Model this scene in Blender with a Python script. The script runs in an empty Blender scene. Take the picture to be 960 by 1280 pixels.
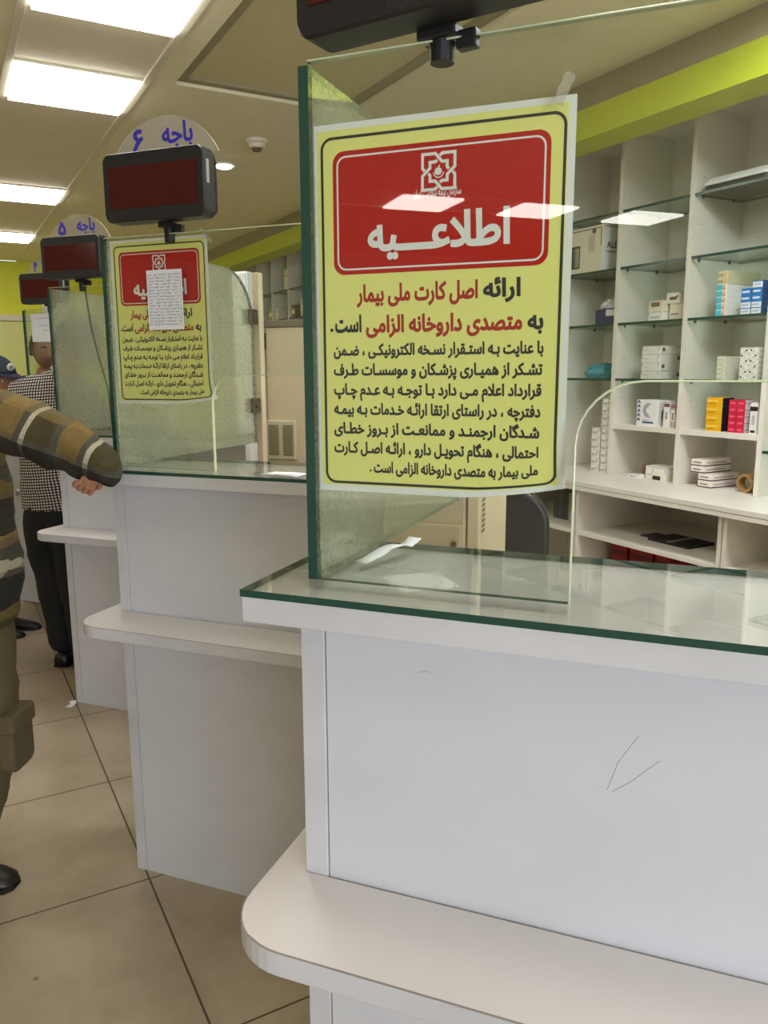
import bpy, bmesh, math, random
import numpy as np
from mathutils import Vector, Matrix, geometry

SC = bpy.context.scene
COL = SC.collection
R = math.radians

# ------------------------------------------------------------------ camera
cam_data = bpy.data.cameras.new('camera')
cam_data.sensor_fit = 'VERTICAL'
cam_data.sensor_height = 36.0
cam_data.lens = 987.97 / 1280.0 * 36.0
cam_data.clip_start = 0.02
cam = bpy.data.objects.new('camera', cam_data)
COL.objects.link(cam)
cam.matrix_world = (Matrix.Translation((0, 0, 1.45)) @ Matrix.Rotation(R(21.0892), 4, 'Z')
                    @ Matrix.Rotation(R(90 - 10.2065), 4, 'X') @ Matrix.Rotation(R(-0.2246), 4, 'Z'))
SC.camera = cam

# ------------------------------------------------------------------ world and light
world = bpy.data.worlds.new('sky')
SC.world = world
world.use_nodes = True
bg = world.node_tree.nodes['Background']
bg.inputs[0].default_value = (0.70, 0.82, 1.0, 1)
bg.inputs[1].default_value = 1.6

ROOM = R(-39.9)                       # the room is turned against the counters
ES = Vector((math.cos(ROOM), math.sin(ROOM), 0))
ET = Vector((-math.sin(ROOM), math.cos(ROOM), 0))
def W(s, t, z=0.0):
    return ES * s + ET * t + Vector((0, 0, z))
CEIL = 2.75

def area_light(name, loc, rot, sx, sy, power, color):
    l = bpy.data.lights.new(name, 'AREA'); l.shape = 'RECTANGLE'; l.size = sx; l.size_y = sy
    l.energy = power; l.color = color
    o = bpy.data.objects.new(name, l); COL.objects.link(o)
    o.matrix_world = Matrix.Translation(loc) @ rot
    return o
# daylight through the big shop window in the right-hand wall
d_rot = Matrix.Rotation(ROOM, 4, 'Z') @ Matrix.Rotation(R(90), 4, 'Y')
area_light('window_daylight', W(4.9, -0.5, 1.45), d_rot, 2.1, 2.9, 190.0, (0.80, 0.88, 1.0))

SC.view_settings.view_transform = 'Standard'
SC.view_settings.look = 'None'
SC.view_settings.exposure = 0.0
SC.view_settings.gamma = 1.0
SC.view_settings.use_curve_mapping = False
try:
    SC.cycles.use_denoising = True
    SC.cycles.transparent_max_bounces = 32
    SC.cycles.max_bounces = 10
    SC.cycles.diffuse_bounces = 5
    SC.cycles.caustics_reflective = False
    SC.cycles.caustics_refractive = False
except Exception:
    pass

LAMP_POWER = 12.0

# ------------------------------------------------------------------ materials
def new_mat(name):
    m = bpy.data.materials.new(name); m.use_nodes = True
    return m, m.node_tree, m.node_tree.nodes['Principled BSDF']
def lin(c):
    return tuple(((x / 255.0) / 12.92 if x / 255.0 <= 0.04045 else ((x / 255.0 + 0.055) / 1.055) ** 2.4) for x in c) + (1,)
_flat = {}
def flat(rgb, rough=0.5, metal=0.0, name=None, spec=0.5):
    """plain painted surface with faint procedural mottling, rgb in 0-255 sRGB"""
    key = (rgb, rough, metal, spec)
    if key in _flat: return _flat[key]
    m, nt, b = new_mat(name or 'paint_%d_%d_%d' % rgb)
    n = nt.nodes.new('ShaderNodeTexNoise'); n.inputs['Scale'].default_value = 14; n.inputs['Detail'].default_value = 3
    tc = nt.nodes.new('ShaderNodeTexCoord'); nt.links.new(tc.outputs['Object'], n.inputs['Vector'])
    mx = nt.nodes.new('ShaderNodeMix'); mx.data_type = 'RGBA'
    c = lin(rgb)
    mx.inputs[6].default_value = tuple(x * 0.93 for x in c[:3]) + (1,)
    mx.inputs[7].default_value = tuple(min(1, x * 1.05) for x in c[:3]) + (1,)
    nt.links.new(n.outputs['Fac'], mx.inputs[0]); nt.links.new(mx.outputs[2], b.inputs['Base Color'])
    b.inputs['Roughness'].default_value = rough; b.inputs['Metallic'].default_value = metal
    b.inputs['Specular IOR Level'].default_value = spec
    _flat[key] = m
    return m

def laminate(name, rgb, rough=0.38, scuff=0.05):
    m, nt, b = new_mat(name)
    tc = nt.nodes.new('ShaderNodeTexCoord')
    n = nt.nodes.new('ShaderNodeTexNoise'); n.inputs['Scale'].default_value = 5; n.inputs['Detail'].default_value = 6
    mp = nt.nodes.new('ShaderNodeMapping'); mp.inputs['Scale'].default_value = (1.0, 1.0, 2.2)
    nt.links.new(tc.outputs['Object'], mp.inputs[0]); nt.links.new(mp.outputs[0], n.inputs['Vector'])
    rp = nt.nodes.new('ShaderNodeValToRGB')
    c = lin(rgb)
    rp.color_ramp.elements[0].position = 0.30; rp.color_ramp.elements[0].color = tuple(x * (1 - scuff) for x in c[:3]) + (1,)
    rp.color_ramp.elements[1].position = 0.62; rp.color_ramp.elements[1].color = c
    nt.links.new(n.outputs['Fac'], rp.inputs[0])
    # tiny dark chips
    v = nt.nodes.new('ShaderNodeTexVoronoi'); v.inputs['Scale'].default_value = 9
    nt.links.new(tc.outputs['Object'], v.inputs['Vector'])
    lt = nt.nodes.new('ShaderNodeMath'); lt.operation = 'LESS_THAN'; lt.inputs[1].default_value = 0.022
    nt.links.new(v.outputs['Distance'], lt.inputs[0])
    mx = nt.nodes.new('ShaderNodeMix'); mx.data_type = 'RGBA'
    mx.inputs[7].default_value = (0.12, 0.10, 0.09, 1)
    nt.links.new(lt.outputs[0], mx.inputs[0]); nt.links.new(rp.outputs[0], mx.inputs[6])
    nt.links.new(mx.outputs[2], b.inputs['Base Color'])
    b.inputs['Roughness'].default_value = rough
    return m

def glass(name, tint, haze=0.0, haze_rgb=(150, 160, 140), spec=0.045):
    """architectural glass: straight-through tinted light, Schlick mirror reflection, optional haze (dust film, painted sheen)"""
    m = bpy.data.materials.new(name); m.use_nodes = True
    nt = m.node_tree; nt.nodes.remove(nt.nodes['Principled BSDF']); out = nt.nodes['Material Output']
    tr = nt.nodes.new('ShaderNodeBsdfTransparent'); tr.inputs[0].default_value = tuple(tint) + (1,)
    gl = nt.nodes.new('ShaderNodeBsdfGlossy'); gl.inputs['Roughness'].default_value = 0.0
    lw = nt.nodes.new('ShaderNodeLayerWeight'); lw.inputs[0].default_value = 0.5
    pw = nt.nodes.new('ShaderNodeMath'); pw.operation = 'POWER'; pw.inputs[1].default_value = 5.0
    nt.links.new(lw.outputs['Facing'], pw.inputs[0])
    ma = nt.nodes.new('ShaderNodeMath'); ma.operation = 'MULTIPLY_ADD'; ma.inputs[1].default_value = 0.95 - spec; ma.inputs[2].default_value = spec
    nt.links.new(pw.outputs[0], ma.inputs[0])
    base = tr.outputs[0]
    if haze > 0:
        df = nt.nodes.new('ShaderNodeBsdfDiffuse'); df.inputs[0].default_value = lin(haze_rgb)
        tl = nt.nodes.new('ShaderNodeBsdfTranslucent'); tl.inputs[0].default_value = lin(haze_rgb)
        mm = nt.nodes.new('ShaderNodeMixShader'); mm.inputs[0].default_value = 0.45
        nt.links.new(df.outputs[0], mm.inputs[1]); nt.links.new(tl.outputs[0], mm.inputs[2])
        tc = nt.nodes.new('ShaderNodeTexCoord')
        n = nt.nodes.new('ShaderNodeTexNoise'); n.inputs['Scale'].default_value = 150; n.inputs['Detail'].default_value = 5
        nt.links.new(tc.outputs['Object'], n.inputs['Vector'])
        mr = nt.nodes.new('ShaderNodeMapRange'); mr.inputs[1].default_value = 0.3; mr.inputs[2].default_value = 0.7
        mr.inputs[3].default_value = haze * 0.86; mr.inputs[4].default_value = min(1, haze * 1.14)
        nt.links.new(n.outputs['Fac'], mr.inputs[0])
        mh = nt.nodes.new('ShaderNodeMixShader'); nt.links.new(mr.outputs[0], mh.inputs[0])
        nt.links.new(base, mh.inputs[1]); nt.links.new(mm.outputs[0], mh.inputs[2]); base = mh.outputs[0]
    mx = nt.nodes.new('ShaderNodeMixShader')
    nt.links.new(ma.outputs[0], mx.inputs[0]); nt.links.new(base, mx.inputs[1]); nt.links.new(gl.outputs[0], mx.inputs[2])
    nt.links.new(mx.outputs[0], out.inputs[0])
    return m

def emission(name, rgb, strength):
    m = bpy.data.materials.new(name); m.use_nodes = True
    nt = m.node_tree; nt.nodes.remove(nt.nodes['Principled BSDF'])
    e = nt.nodes.new('ShaderNodeEmission'); e.inputs[0].default_value = tuple(rgb) + (1,); e.inputs[1].default_value = strength
    nt.links.new(e.outputs[0], nt.nodes['Material Output'].inputs[0])
    return m

M_LAM = laminate('white_laminate', (208, 209, 216))
M_EDGE = laminate('white_edge_band', (206, 206, 212), 0.42, 0.12)
M_SEAM = flat((70, 66, 62), 0.6)
M_SHELF = laminate('shelf_laminate', (232, 228, 218), 0.35, 0.05)
M_GLASS = glass('clear_glass', (0.95, 0.97, 0.95))
M_TOPGLASS = glass('counter_glass', (0.996, 0.998, 0.975), spec=0.05)
M_DUSTY = glass('dusty_glass', (0.90, 0.94, 0.87), 0.36, (208, 210, 188))
M_SHGLASS = glass('shelf_glass', (0.86, 0.95, 0.91))
M_ACRYL = glass('acrylic', (0.96, 0.96, 0.94), 0.11, (228, 226, 235))  # slight milkiness, raised to paint in a bright reflection
M_GEDGE = flat((36, 72, 62), 0.12, 0, 'green_glass_edge')
M_GLIGHT = flat((205, 216, 182), 0.15, 0, 'lit_glass_edge')  # pale tone paints the light caught inside glass edges
M_BLACK = flat((30, 30, 33), 0.42, 0, 'black_plastic')
M_DKRUB = flat((18, 18, 19), 0.55)
M_WHITE = flat((240, 240, 238), 0.5)
M_PAPER = flat((236, 238, 245), 0.7)
M_INK = flat((28, 32, 40), 0.6)
M_REDINK = flat((178, 24, 28), 0.55)
M_POSTY = flat((252, 249, 146), 0.5)
M_POSTR = flat((196, 30, 30), 0.5)
M_POSTW = flat((250, 245, 240), 0.5)
def printed(name, rgb, thru=0.06):
    m = bpy.data.materials.new(name); m.use_nodes = True
    nt = m.node_tree; nt.nodes.remove(nt.nodes['Principled BSDF'])
    a = nt.nodes.new('ShaderNodeBsdfDiffuse'); t = nt.nodes.new('ShaderNodeBsdfTranslucent'); mx = nt.nodes.new('ShaderNodeMixShader')
    n = nt.nodes.new('ShaderNodeTexNoise'); n.inputs['Scale'].default_value = 20
    mc = nt.nodes.new('ShaderNodeMix'); mc.data_type = 'RGBA'; c = lin(rgb)
    mc.inputs[6].default_value = tuple(x * .95 for x in c[:3]) + (1,); mc.inputs[7].default_value = c
    nt.links.new(n.outputs['Fac'], mc.inputs[0]); nt.links.new(mc.outputs[2], a.inputs[0]); nt.links.new(mc.outputs[2], t.inputs[0])
    mx.inputs[0].default_value = thru
    nt.links.new(a.outputs[0], mx.inputs[1]); nt.links.new(t.outputs[0], mx.inputs[2]); nt.links.new(mx.outputs[0], nt.nodes['Material Output'].inputs[0])
    return m
M_POSTY = printed('poster_yellow', (252, 249, 150)); M_POSTR = printed('poster_red', (200, 34, 34), .04); M_POSTW = printed('poster_white', (250, 249, 246))
M_BLUEINK = flat((58, 44, 168), 0.45)
M_STEEL = flat((120, 112, 98), 0.35, 0.9)
M_LIME = flat((200, 212, 44), 0.5)
M_CEIL = flat((240, 232, 200), 0.75)
M_CEILDK = flat((160, 152, 122), 0.75)
M_TRIMW = flat((228, 222, 202), 0.5)
M_BEIGE = flat((214, 200, 170), 0.45)
M_LAMP = emission('lamp_diffuser', (1.0, 0.96, 0.88), LAMP_POWER)

M_LAMPF = emission('added_lobby_lamp_diffuser', (1.0, .97, .88), LAMP_POWER * 2.2)  # stronger glow for the unseen lamp added to brighten the far wall
M_LAMPS = emission('staff_lamp_diffuser', (0.94, 0.98, 1.0), LAMP_POWER * 3.7)

# ------------------------------------------------------------------ mesh helpers
class MB:
    def __init__(self):
        self.v = []; self.f = []; self.mi = []
    def poly(self, verts, faces, mi=0):
        o = len(self.v); self.v += [tuple(p) for p in verts]
        self.f += [tuple(i + o for i in f) for f in faces]; self.mi += [mi] * len(faces)
    def box(self, x0, x1, y0, y1, z0, z1, mi=0):
        p = [(x0, y0, z0), (x1, y0, z0), (x1, y1, z0), (x0, y1, z0), (x0, y0, z1), (x1, y0, z1), (x1, y1, z1), (x0, y1, z1)]
        self.poly(p, [(0, 3, 2, 1), (4, 5, 6, 7), (0, 1, 5, 4), (1, 2, 6, 5), (2, 3, 7, 6), (3, 0, 4, 7)], mi)
    def prism(self, pts, a0, a1, plane='xy', mi=0, side=None):
        """pts: CCW outline; plane 'xy' extrudes z, 'xz' extrudes y, 'yz' extrudes x"""
        n = len(pts); mp = {'xy': lambda u, w, a: (u, w, a), 'xz': lambda u, w, a: (u, a, w), 'yz': lambda u, w, a: (a, u, w)}[plane]
        lo = [mp(u, w, a0) for u, w in pts]; hi = [mp(u, w, a1) for u, w in pts]
        self.poly(lo + hi, [tuple(range(n))[::-1], tuple(range(n, 2 * n))], mi)
        o = len(self.v) - 2 * n
        for i in range(n):
            j = (i + 1) % n
            self.f.append((o + i, o + j, o + n + j, o + n + i)); self.mi.append(side[i] if isinstance(side, list) else (mi if side is None else side))
    def tube(self, path, r, n=10, mi=0, cap=True):
        path = [Vector(p) for p in path]; rs = r if isinstance(r, (list, tuple)) else [r] * len(path)
        rings = []; up = Vector((0, 0, 1))
        t0 = (path[1] - path[0]).normalized()
        if abs(t0.dot(up)) > 0.9: up = Vector((1, 0, 0))
        for i, p in enumerate(path):
            t = (path[min(i + 1, len(path) - 1)] - path[max(i - 1, 0)]).normalized()
            a = t.cross(up).normalized(); b = a.cross(t)
            up = b
            rings.append([p + (a * math.cos(2 * math.pi * k / n) + b * math.sin(2 * math.pi * k / n)) * rs[i] for k in range(n)])
        verts = [q for r_ in rings for q in r_]; faces = []
        for i in range(len(path) - 1):
            for k in range(n):
                faces.append((i * n + k, i * n + (k + 1) % n, (i + 1) * n + (k + 1) % n, (i + 1) * n + k))
        if cap:
            faces.append(tuple(range(n))[::-1]); faces.append(tuple((len(path) - 1) * n + k for k in range(n)))
        self.poly(verts, faces, mi)
    def ball(self, c, rx, ry, rz, n=16, m=10, mi=0):
        verts = [(c[0], c[1], c[2] - rz)]
        for i in range(1, m):
            a = -math.pi / 2 + math.pi * i / m
            for k in range(n):
                b = 2 * math.pi * k / n
                verts.append((c[0] + rx * math.cos(a) * math.cos(b), c[1] + ry * math.cos(a) * math.sin(b), c[2] + rz * math.sin(a)))
        verts.append((c[0], c[1], c[2] + rz)); faces = []
        for k in range(n):
            faces.append((0, 1 + (k + 1) % n, 1 + k)); t = len(verts) - 1; b0 = 1 + (m - 2) * n
            faces.append((t, b0 + k, b0 + (k + 1) % n))
        for i in range(m - 2):
            for k in range(n):
                a = 1 + i * n
                faces.append((a + k, a + (k + 1) % n, a + n + (k + 1) % n, a + n + k))
        self.poly(verts, faces, mi)
    def build(self, name, mats, parent=None, bevel=0.0, seg=2, smooth=False, loc=None, rotz=None):
        me = bpy.data.meshes.new(name); me.from_pydata(self.v, [], self.f)
        for m in (mats if isinstance(mats, (list, tuple)) else [mats]): me.materials.append(m)
        me.polygons.foreach_set('material_index', self.mi)
        if smooth: me.polygons.foreach_set('use_smooth', [True] * len(me.polygons))
        me.update()
        o = bpy.data.objects.new(name, me); COL.objects.link(o)
        if parent is not None: o.parent = parent
        if loc is not None: o.location = loc
        if rotz is not None: o.rotation_euler = (0, 0, rotz)
        if bevel > 0:
            b = o.modifiers.new('bevel', 'BEVEL'); b.width = bevel; b.segments = seg; b.limit_method = 'ANGLE'; b.angle_limit = R(40)
        return o

def tag(o, label=None, cat=None, group=None, kind=None):
    if label: o['label'] = label
    if cat: o['category'] = cat
    if group: o['group'] = group
    if kind: o['kind'] = kind
    return o
def thing(name, label, cat, loc=(0, 0, 0), rotz=0.0, group=None):
    o = bpy.data.objects.new(name, None); COL.objects.link(o); o.empty_display_size = 0.05
    o.location = loc; o.rotation_euler = (0, 0, rotz)
    return tag(o, label, cat, group)
def dup(root, loc, label, rotz=None, skip=()):
    r = root.copy(); COL.objects.link(r); r.location = loc; r['label'] = label
    if rotz is not None: r.rotation_euler = (0, 0, rotz)
    for ch in list(root.children):
        if ch.name.split('.')[0] in skip: continue
        c = ch.copy(); COL.objects.link(c); c.parent = r
        for g in list(ch.children):
            d = g.copy(); COL.objects.link(d); d.parent = c
    return r
def struct(o): o['kind'] = 'structure'; return o
def rrect(x0, x1, y0, y1, r, n=6):
    pts = []
    for cx, cy, a0 in ((x1 - r, y0 + r, -90), (x1 - r, y1 - r, 0), (x0 + r, y1 - r, 90), (x0 + r, y0 + r, 180)):
        for k in range(n + 1):
            a = R(a0 + 90 * k / n); pts.append((cx + r * math.cos(a), cy + r * math.sin(a)))
    return pts

# ------------------------------------------------------------------ lettering (shaped right-to-left script)
FORMS = {}
def _f(ch, iso, n4=True): FORMS[ch] = (iso, n4)
for ch, iso, n4 in (('ا', 0xFE8D, 0), ('ب', 0xFE8F, 1), ('پ', 0xFB56, 1), ('ت', 0xFE95, 1), ('ج', 0xFE9D, 1), ('چ', 0xFB7A, 1),
                    ('ح', 0xFEA1, 1), ('خ', 0xFEA5, 1), ('د', 0xFEA9, 0), ('ر', 0xFEAD, 0), ('ز', 0xFEAF, 0), ('س', 0xFEB1, 1),
                    ('ش', 0xFEB5, 1), ('ص', 0xFEB9, 1), ('ض', 0xFEBD, 1), ('ط', 0xFEC1, 1), ('ع', 0xFEC9, 1), ('ف', 0xFED1, 1),
                    ('ق', 0xFED5, 1), ('ک', 0xFB8E, 1), ('گ', 0xFB92, 1), ('ل', 0xFEDD, 1), ('م', 0xFEE1, 1), ('ن', 0xFEE5, 1),
                    ('و', 0xFEED, 0), ('ه', 0xFEE9, 1), ('ی', 0xFBFC, 1), ('ئ', 0xFE89, 1)):
    _f(ch, iso, bool(n4))
def shape(txt):
    out = []; i = 0; n = len(txt)
    dual = lambda c: c == 'ـ' or (c in FORMS and FORMS[c][1])
    joinable = lambda c: c == 'ـ' or c in FORMS
    while i < n:
        c = txt[i]
        if c not in FORMS: out.append(c); i += 1; continue
        prev = i > 0 and dual(txt[i - 1])
        if c == 'ل' and i + 1 < n and txt[i + 1] == 'ا':
            out.append(chr(0xFEFC if prev else 0xFEFB)); i += 2; continue
        nxt = i + 1 < n and joinable(txt[i + 1]) and FORMS[c][1]
        iso, four = FORMS[c]
        k = (3 if prev and nxt else 2 if nxt else 1 if prev else 0)
        out.append(chr(iso + k)); i += 1
    return ''.join(reversed(out))

def text_tris(string, bold=0.0, res=3):
    """outline of a string as flat triangles (non-zero winding), in em units"""
    cu = bpy.data.curves.new('lettering', 'FONT'); cu.body = string; cu.size = 1.0
    ob = bpy.data.objects.new('lettering', cu); COL.objects.link(ob)
    bpy.context.view_layer.update()
    dg = bpy.context.evaluated_depsgraph_get()
    cc = ob.evaluated_get(dg).to_curve(dg)
    polys = []
    for sp in cc.splines:
        bp = sp.bezier_points; n = len(bp); pl = []
        for i in range(n):
            a, b = bp[i], bp[(i + 1) % n]
            p0, p1, p2, p3 = a.co, a.handle_right, b.handle_left, b.co
            straight = ((p1 - p0).cross(p3 - p0).length < 1e-5 and (p2 - p0).cross(p3 - p0).length < 1e-5)
            m = 1 if straight else res
            for k in range(m):
                t = k / m
                q = p0 * (1 - t) ** 3 + p1 * 3 * t * (1 - t) ** 2 + p2 * 3 * t * t * (1 - t) + p3 * t ** 3
                pl.append((q.x, q.y))
        cl = []
        for q in pl:
            if not cl or abs(q[0] - cl[-1][0]) + abs(q[1] - cl[-1][1]) > 1e-4: cl.append(q)
        if len(cl) > 2 and abs(cl[0][0] - cl[-1][0]) + abs(cl[0][1] - cl[-1][1]) < 1e-4: cl.pop()
        if len(cl) > 2: polys.append(np.array(cl))
    ob.to_curve_clear() if hasattr(ob, 'to_curve_clear') else None
    bpy.data.objects.remove(ob); bpy.data.curves.remove(cu)
    area = lambda p: 0.5 * np.sum(p[:, 0] * np.roll(p[:, 1], -1) - np.roll(p[:, 0], -1) * p[:, 1])
    sgn = np.sign(max((area(p) for p in polys), key=abs))
    if bold:
        res_p = []
        for p in polys:
            e = np.roll(p, -1, 0) - p; e /= np.linalg.norm(e, axis=1)[:, None] + 1e-9
            nrm = np.stack([e[:, 1], -e[:, 0]], 1) * sgn
            nv = nrm + np.roll(nrm, 1, 0); l = np.linalg.norm(nv, axis=1)[:, None]; nv = nv / np.maximum(l, 1e-3)
            cosx = np.clip(np.sum(nv * nrm, 1), 0.6, 1)[:, None]
            res_p.append(p + nv * bold / cosx)
        polys = res_p
    verts = []; edges = []
    for p in polys:
        o = len(verts); verts += [Vector((float(x), float(y))) for x, y in p]
        edges += [(o + i, o + (i + 1) % len(p)) for i in range(len(p))]
    r = geometry.delaunay_2d_cdt(verts, edges, [], 0, 1e-6)
    V = np.array([(v.x, v.y) for v in r[0]]); T = [f for f in r[2] if len(f) == 3]
    T = np.array(T); cen = V[T].mean(1)
    wn = np.zeros(len(cen))
    for p in polys:
        a = p; b = np.roll(p, -1, 0)
        for s0, s1 in zip(a, b):
            up = (s0[1] <= cen[:, 1]) & (s1[1] > cen[:, 1]); dn = (s0[1] > cen[:, 1]) & (s1[1] <= cen[:, 1])
            lf = (s1[0] - s0[0]) * (cen[:, 1] - s0[1]) - (cen[:, 0] - s0[0]) * (s1[1] - s0[1])
            wn += (up & (lf > 0)).astype(int) - (dn & (lf < 0)).astype(int)
    return V, T[np.abs(wn) > 0.5]

class Flat:
    """flat print layers in a local (x right, z up) plane at depth y; optional bending"""
    def __init__(self, bend=None): self.v = []; self.f = []; self.mi = []; self.bend = bend
    def add(self, V, T, y, mi):
        o = len(self.v)
        for x, z in V:
            p = (float(x), y, float(z))
            self.v.append(self.bend(p) if self.bend else p)
        self.f += [tuple(int(i) + o for i in t) for t in T]; self.mi += [mi] * len(T)
    def grid(self, x0, x1, z0, z1, y, mi, nx=1, nz=1):
        V = [(x0 + (x1 - x0) * i / nx, z0 + (z1 - z0) * j / nz) for j in range(nz + 1) for i in range(nx + 1)]
        T = [(j * (nx + 1) + i, j * (nx + 1) + i + 1, (j + 1) * (nx + 1) + i + 1, (j + 1) * (nx + 1) + i) for j in range(nz) for i in range(nx)]
        self.add(V, T, y, mi)
    def fill(self, pts, y, mi):
        self.add(pts, [tuple(range(len(pts)))], y, mi)
    def ring(self, outer, inner, y, mi):
        n = len(outer); self.add(outer + inner, [(i, (i + 1) % n, n + (i + 1) % n, n + i) for i in range(n)], y, mi)
    def stroke(self, pts, w, y, mi, closed=False):
        pts = [Vector(p) for p in pts]; n = len(pts); L = []; Rr = []
        for i in range(n):
            a = pts[(i - 1) % n] if (closed or i > 0) else pts[i]; b = pts[(i + 1) % n] if (closed or i < n - 1) else pts[i]
            d1 = (pts[i] - a); d2 = (b - pts[i])
            if d1.length < 1e-9: d1 = d2
            if d2.length < 1e-9: d2 = d1
            d1.normalize(); d2.normalize(); n1 = Vector((-d1.y, d1.x)); n2 = Vector((-d2.y, d2.x)); m = (n1 + n2)
            m = m.normalized() if m.length > 1e-6 else n1
            k = w / 2 / max(0.35, m.dot(n1)); L.append(pts[i] + m * k); Rr.append(pts[i] - m * k)
        rng = range(n if closed else n - 1)
        self.add([tuple(p) for p in L + Rr], [(n + i, n + (i + 1) % n, (i + 1) % n, i) for i in rng], y, mi)
    def text(self, s, xr, base, width, height, y, mi, bold=0.02, rtl=True, ref=None):
        """fit a line: right edge xr, baseline height base; width; height = em scale"""
        V, T = text_tris(shape(s) if rtl else s, bold)
        x0, x1 = V[:, 0].min(), V[:, 0].max()
        V = V.copy(); V[:, 0] = (V[:, 0] - x1) * (width / (x1 - x0)) + xr; V[:, 1] = V[:, 1] * height + base
        self.add(V, T, y, mi)
        return self
    def build(self, name, mats, parent=None, thick=0.0, loc=None):
        me = bpy.data.meshes.new(name); me.from_pydata(self.v, [], self.f)
        for m in (mats if isinstance(mats, (list, tuple)) else [mats]): me.materials.append(m)
        me.polygons.foreach_set('material_index', self.mi); me.update()
        o = bpy.data.objects.new(name, me); COL.objects.link(o)
        if parent is not None: o.parent = parent
        if loc is not None: o.location = loc
        if thick:
            s = o.modifiers.new('solid', 'SOLIDIFY'); s.thickness = thick; s.offset = 0
        return o

# ================================================================== ROOM
S0, S1, T0, T1 = -10.8, 5.0, -7.5, 3.44
def floor_mat():
    m, nt, b = new_mat('beige_floor_tiles')
    tc = nt.nodes.new('ShaderNodeTexCoord'); sp = nt.nodes.new('ShaderNodeSeparateXYZ'); nt.links.new(tc.outputs['Object'], sp.inputs[0])
    TS = 0.63
    def line(out, off):
        a = nt.nodes.new('ShaderNodeMath'); a.operation = 'ADD'; a.inputs[1].default_value = off; nt.links.new(out, a.inputs[0])
        p = nt.nodes.new('ShaderNodeMath'); p.operation = 'PINGPONG'; p.inputs[1].default_value = TS / 2; nt.links.new(a.outputs[0], p.inputs[0])
        l = nt.nodes.new('ShaderNodeMath'); l.operation = 'LESS_THAN'; l.inputs[1].default_value = 0.0028; nt.links.new(p.outputs[0], l.inputs[0])
        return l.outputs[0]
    gx = line(sp.outputs[0], 2.141 + TS * 20); gy = line(sp.outputs[1], -0.404 + TS * 20)
    mxm = nt.nodes.new('ShaderNodeMath'); mxm.operation = 'MAXIMUM'; nt.links.new(gx, mxm.inputs[0]); nt.links.new(gy, mxm.inputs[1])
    n1 = nt.nodes.new('ShaderNodeTexNoise'); n1.inputs['Scale'].default_value = 3.2; n1.inputs['Detail'].default_value = 8; n1.inputs['Roughness'].default_value = 0.65
    nt.links.new(tc.outputs['Object'], n1.inputs['Vector'])
    rp = nt.nodes.new('ShaderNodeValToRGB')
    rp.color_ramp.elements[0].position = 0.3; rp.color_ramp.elements[0].color = lin((154, 139, 116))
    rp.color_ramp.elements[1].position = 0.7; rp.color_ramp.elements[1].color = lin((182, 167, 144))
    nt.links.new(n1.outputs['Fac'], rp.inputs[0])
    v = nt.nodes.new('ShaderNodeTexVoronoi'); v.inputs['Scale'].default_value = 3.2; nt.links.new(tc.outputs['Object'], v.inputs['Vector'])
    lt = nt.nodes.new('ShaderNodeMath'); lt.operation = 'LESS_THAN'; lt.inputs[1].default_value = 0.02; nt.links.new(v.outputs['Distance'], lt.inputs[0])
    m1 = nt.nodes.new('ShaderNodeMix'); m1.data_type = 'RGBA'; m1.inputs[7].default_value = lin((120, 104, 84))
    nt.links.new(lt.outputs[0], m1.inputs[0]); nt.links.new(rp.outputs[0], m1.inputs[6])
    m2 = nt.nodes.new('ShaderNodeMix'); m2.data_type = 'RGBA'; m2.inputs[7].default_value = lin((78, 64, 48))
    nt.links.new(mxm.outputs[0], m2.inputs[0]); nt.links.new(m1.outputs[2], m2.inputs[6]); nt.links.new(m2.outputs[2], b.inputs['Base Color'])
    b.inputs['Roughness'].default_value = 0.34
    return m
def room_box(name, s0, s1, t0, t1, z0, z1, mat, bevel=0):
    b = MB(); b.box(s0, s1, t0, t1, z0, z1)
    return struct(b.build(name, mat, rotz=ROOM, bevel=bevel))
room_box('floor', S0 - .2, S1 + .2, T0 - .2, T1 + .2, -0.1, 0.0, floor_mat())
room_box('wall_far', S0 - .12, S0, T0, T1, 0, CEIL, flat((232, 236, 56), .5))
room_box('wall_back', S0, S1, T1, T1 + .12, 0, CEIL, M_TRIMW)
room_box('wall_left', S0, S1, T0 - .12, T0, 0, CEIL, M_TRIMW)
# right-hand wall with the shop window opening
b = MB()
b.box(S1, S1 + .12, T0, -2.0, 0, CEIL); b.box(S1, S1 + .12, 1.0, T1, 0, CEIL)
b.box(S1, S1 + .12, -2.0, 1.0, 0, 0.4); b.box(S1, S1 + .12, -2.0, 1.0, 2.5, CEIL)
struct(b.build('wall_right', M_TRIMW, rotz=ROOM))
b = MB()
for t in (-2.0, -1.02, -.04, .94): b.box(S1 + .02, S1 + .08, t, t + .06, 0.4, 2.5)
for z in (0.4, 2.44): b.box(S1 + .02, S1 + .08, -2.0, 1.0, z, z + .06)
wn = struct(b.build('window_1', M_TRIMW, rotz=ROOM))
room_box('light_block_wall', 0.10, 0.20, 1.20, T1, 0, CEIL, M_TRIMW)      # unseen wall, added to block window light from the shelves
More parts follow.
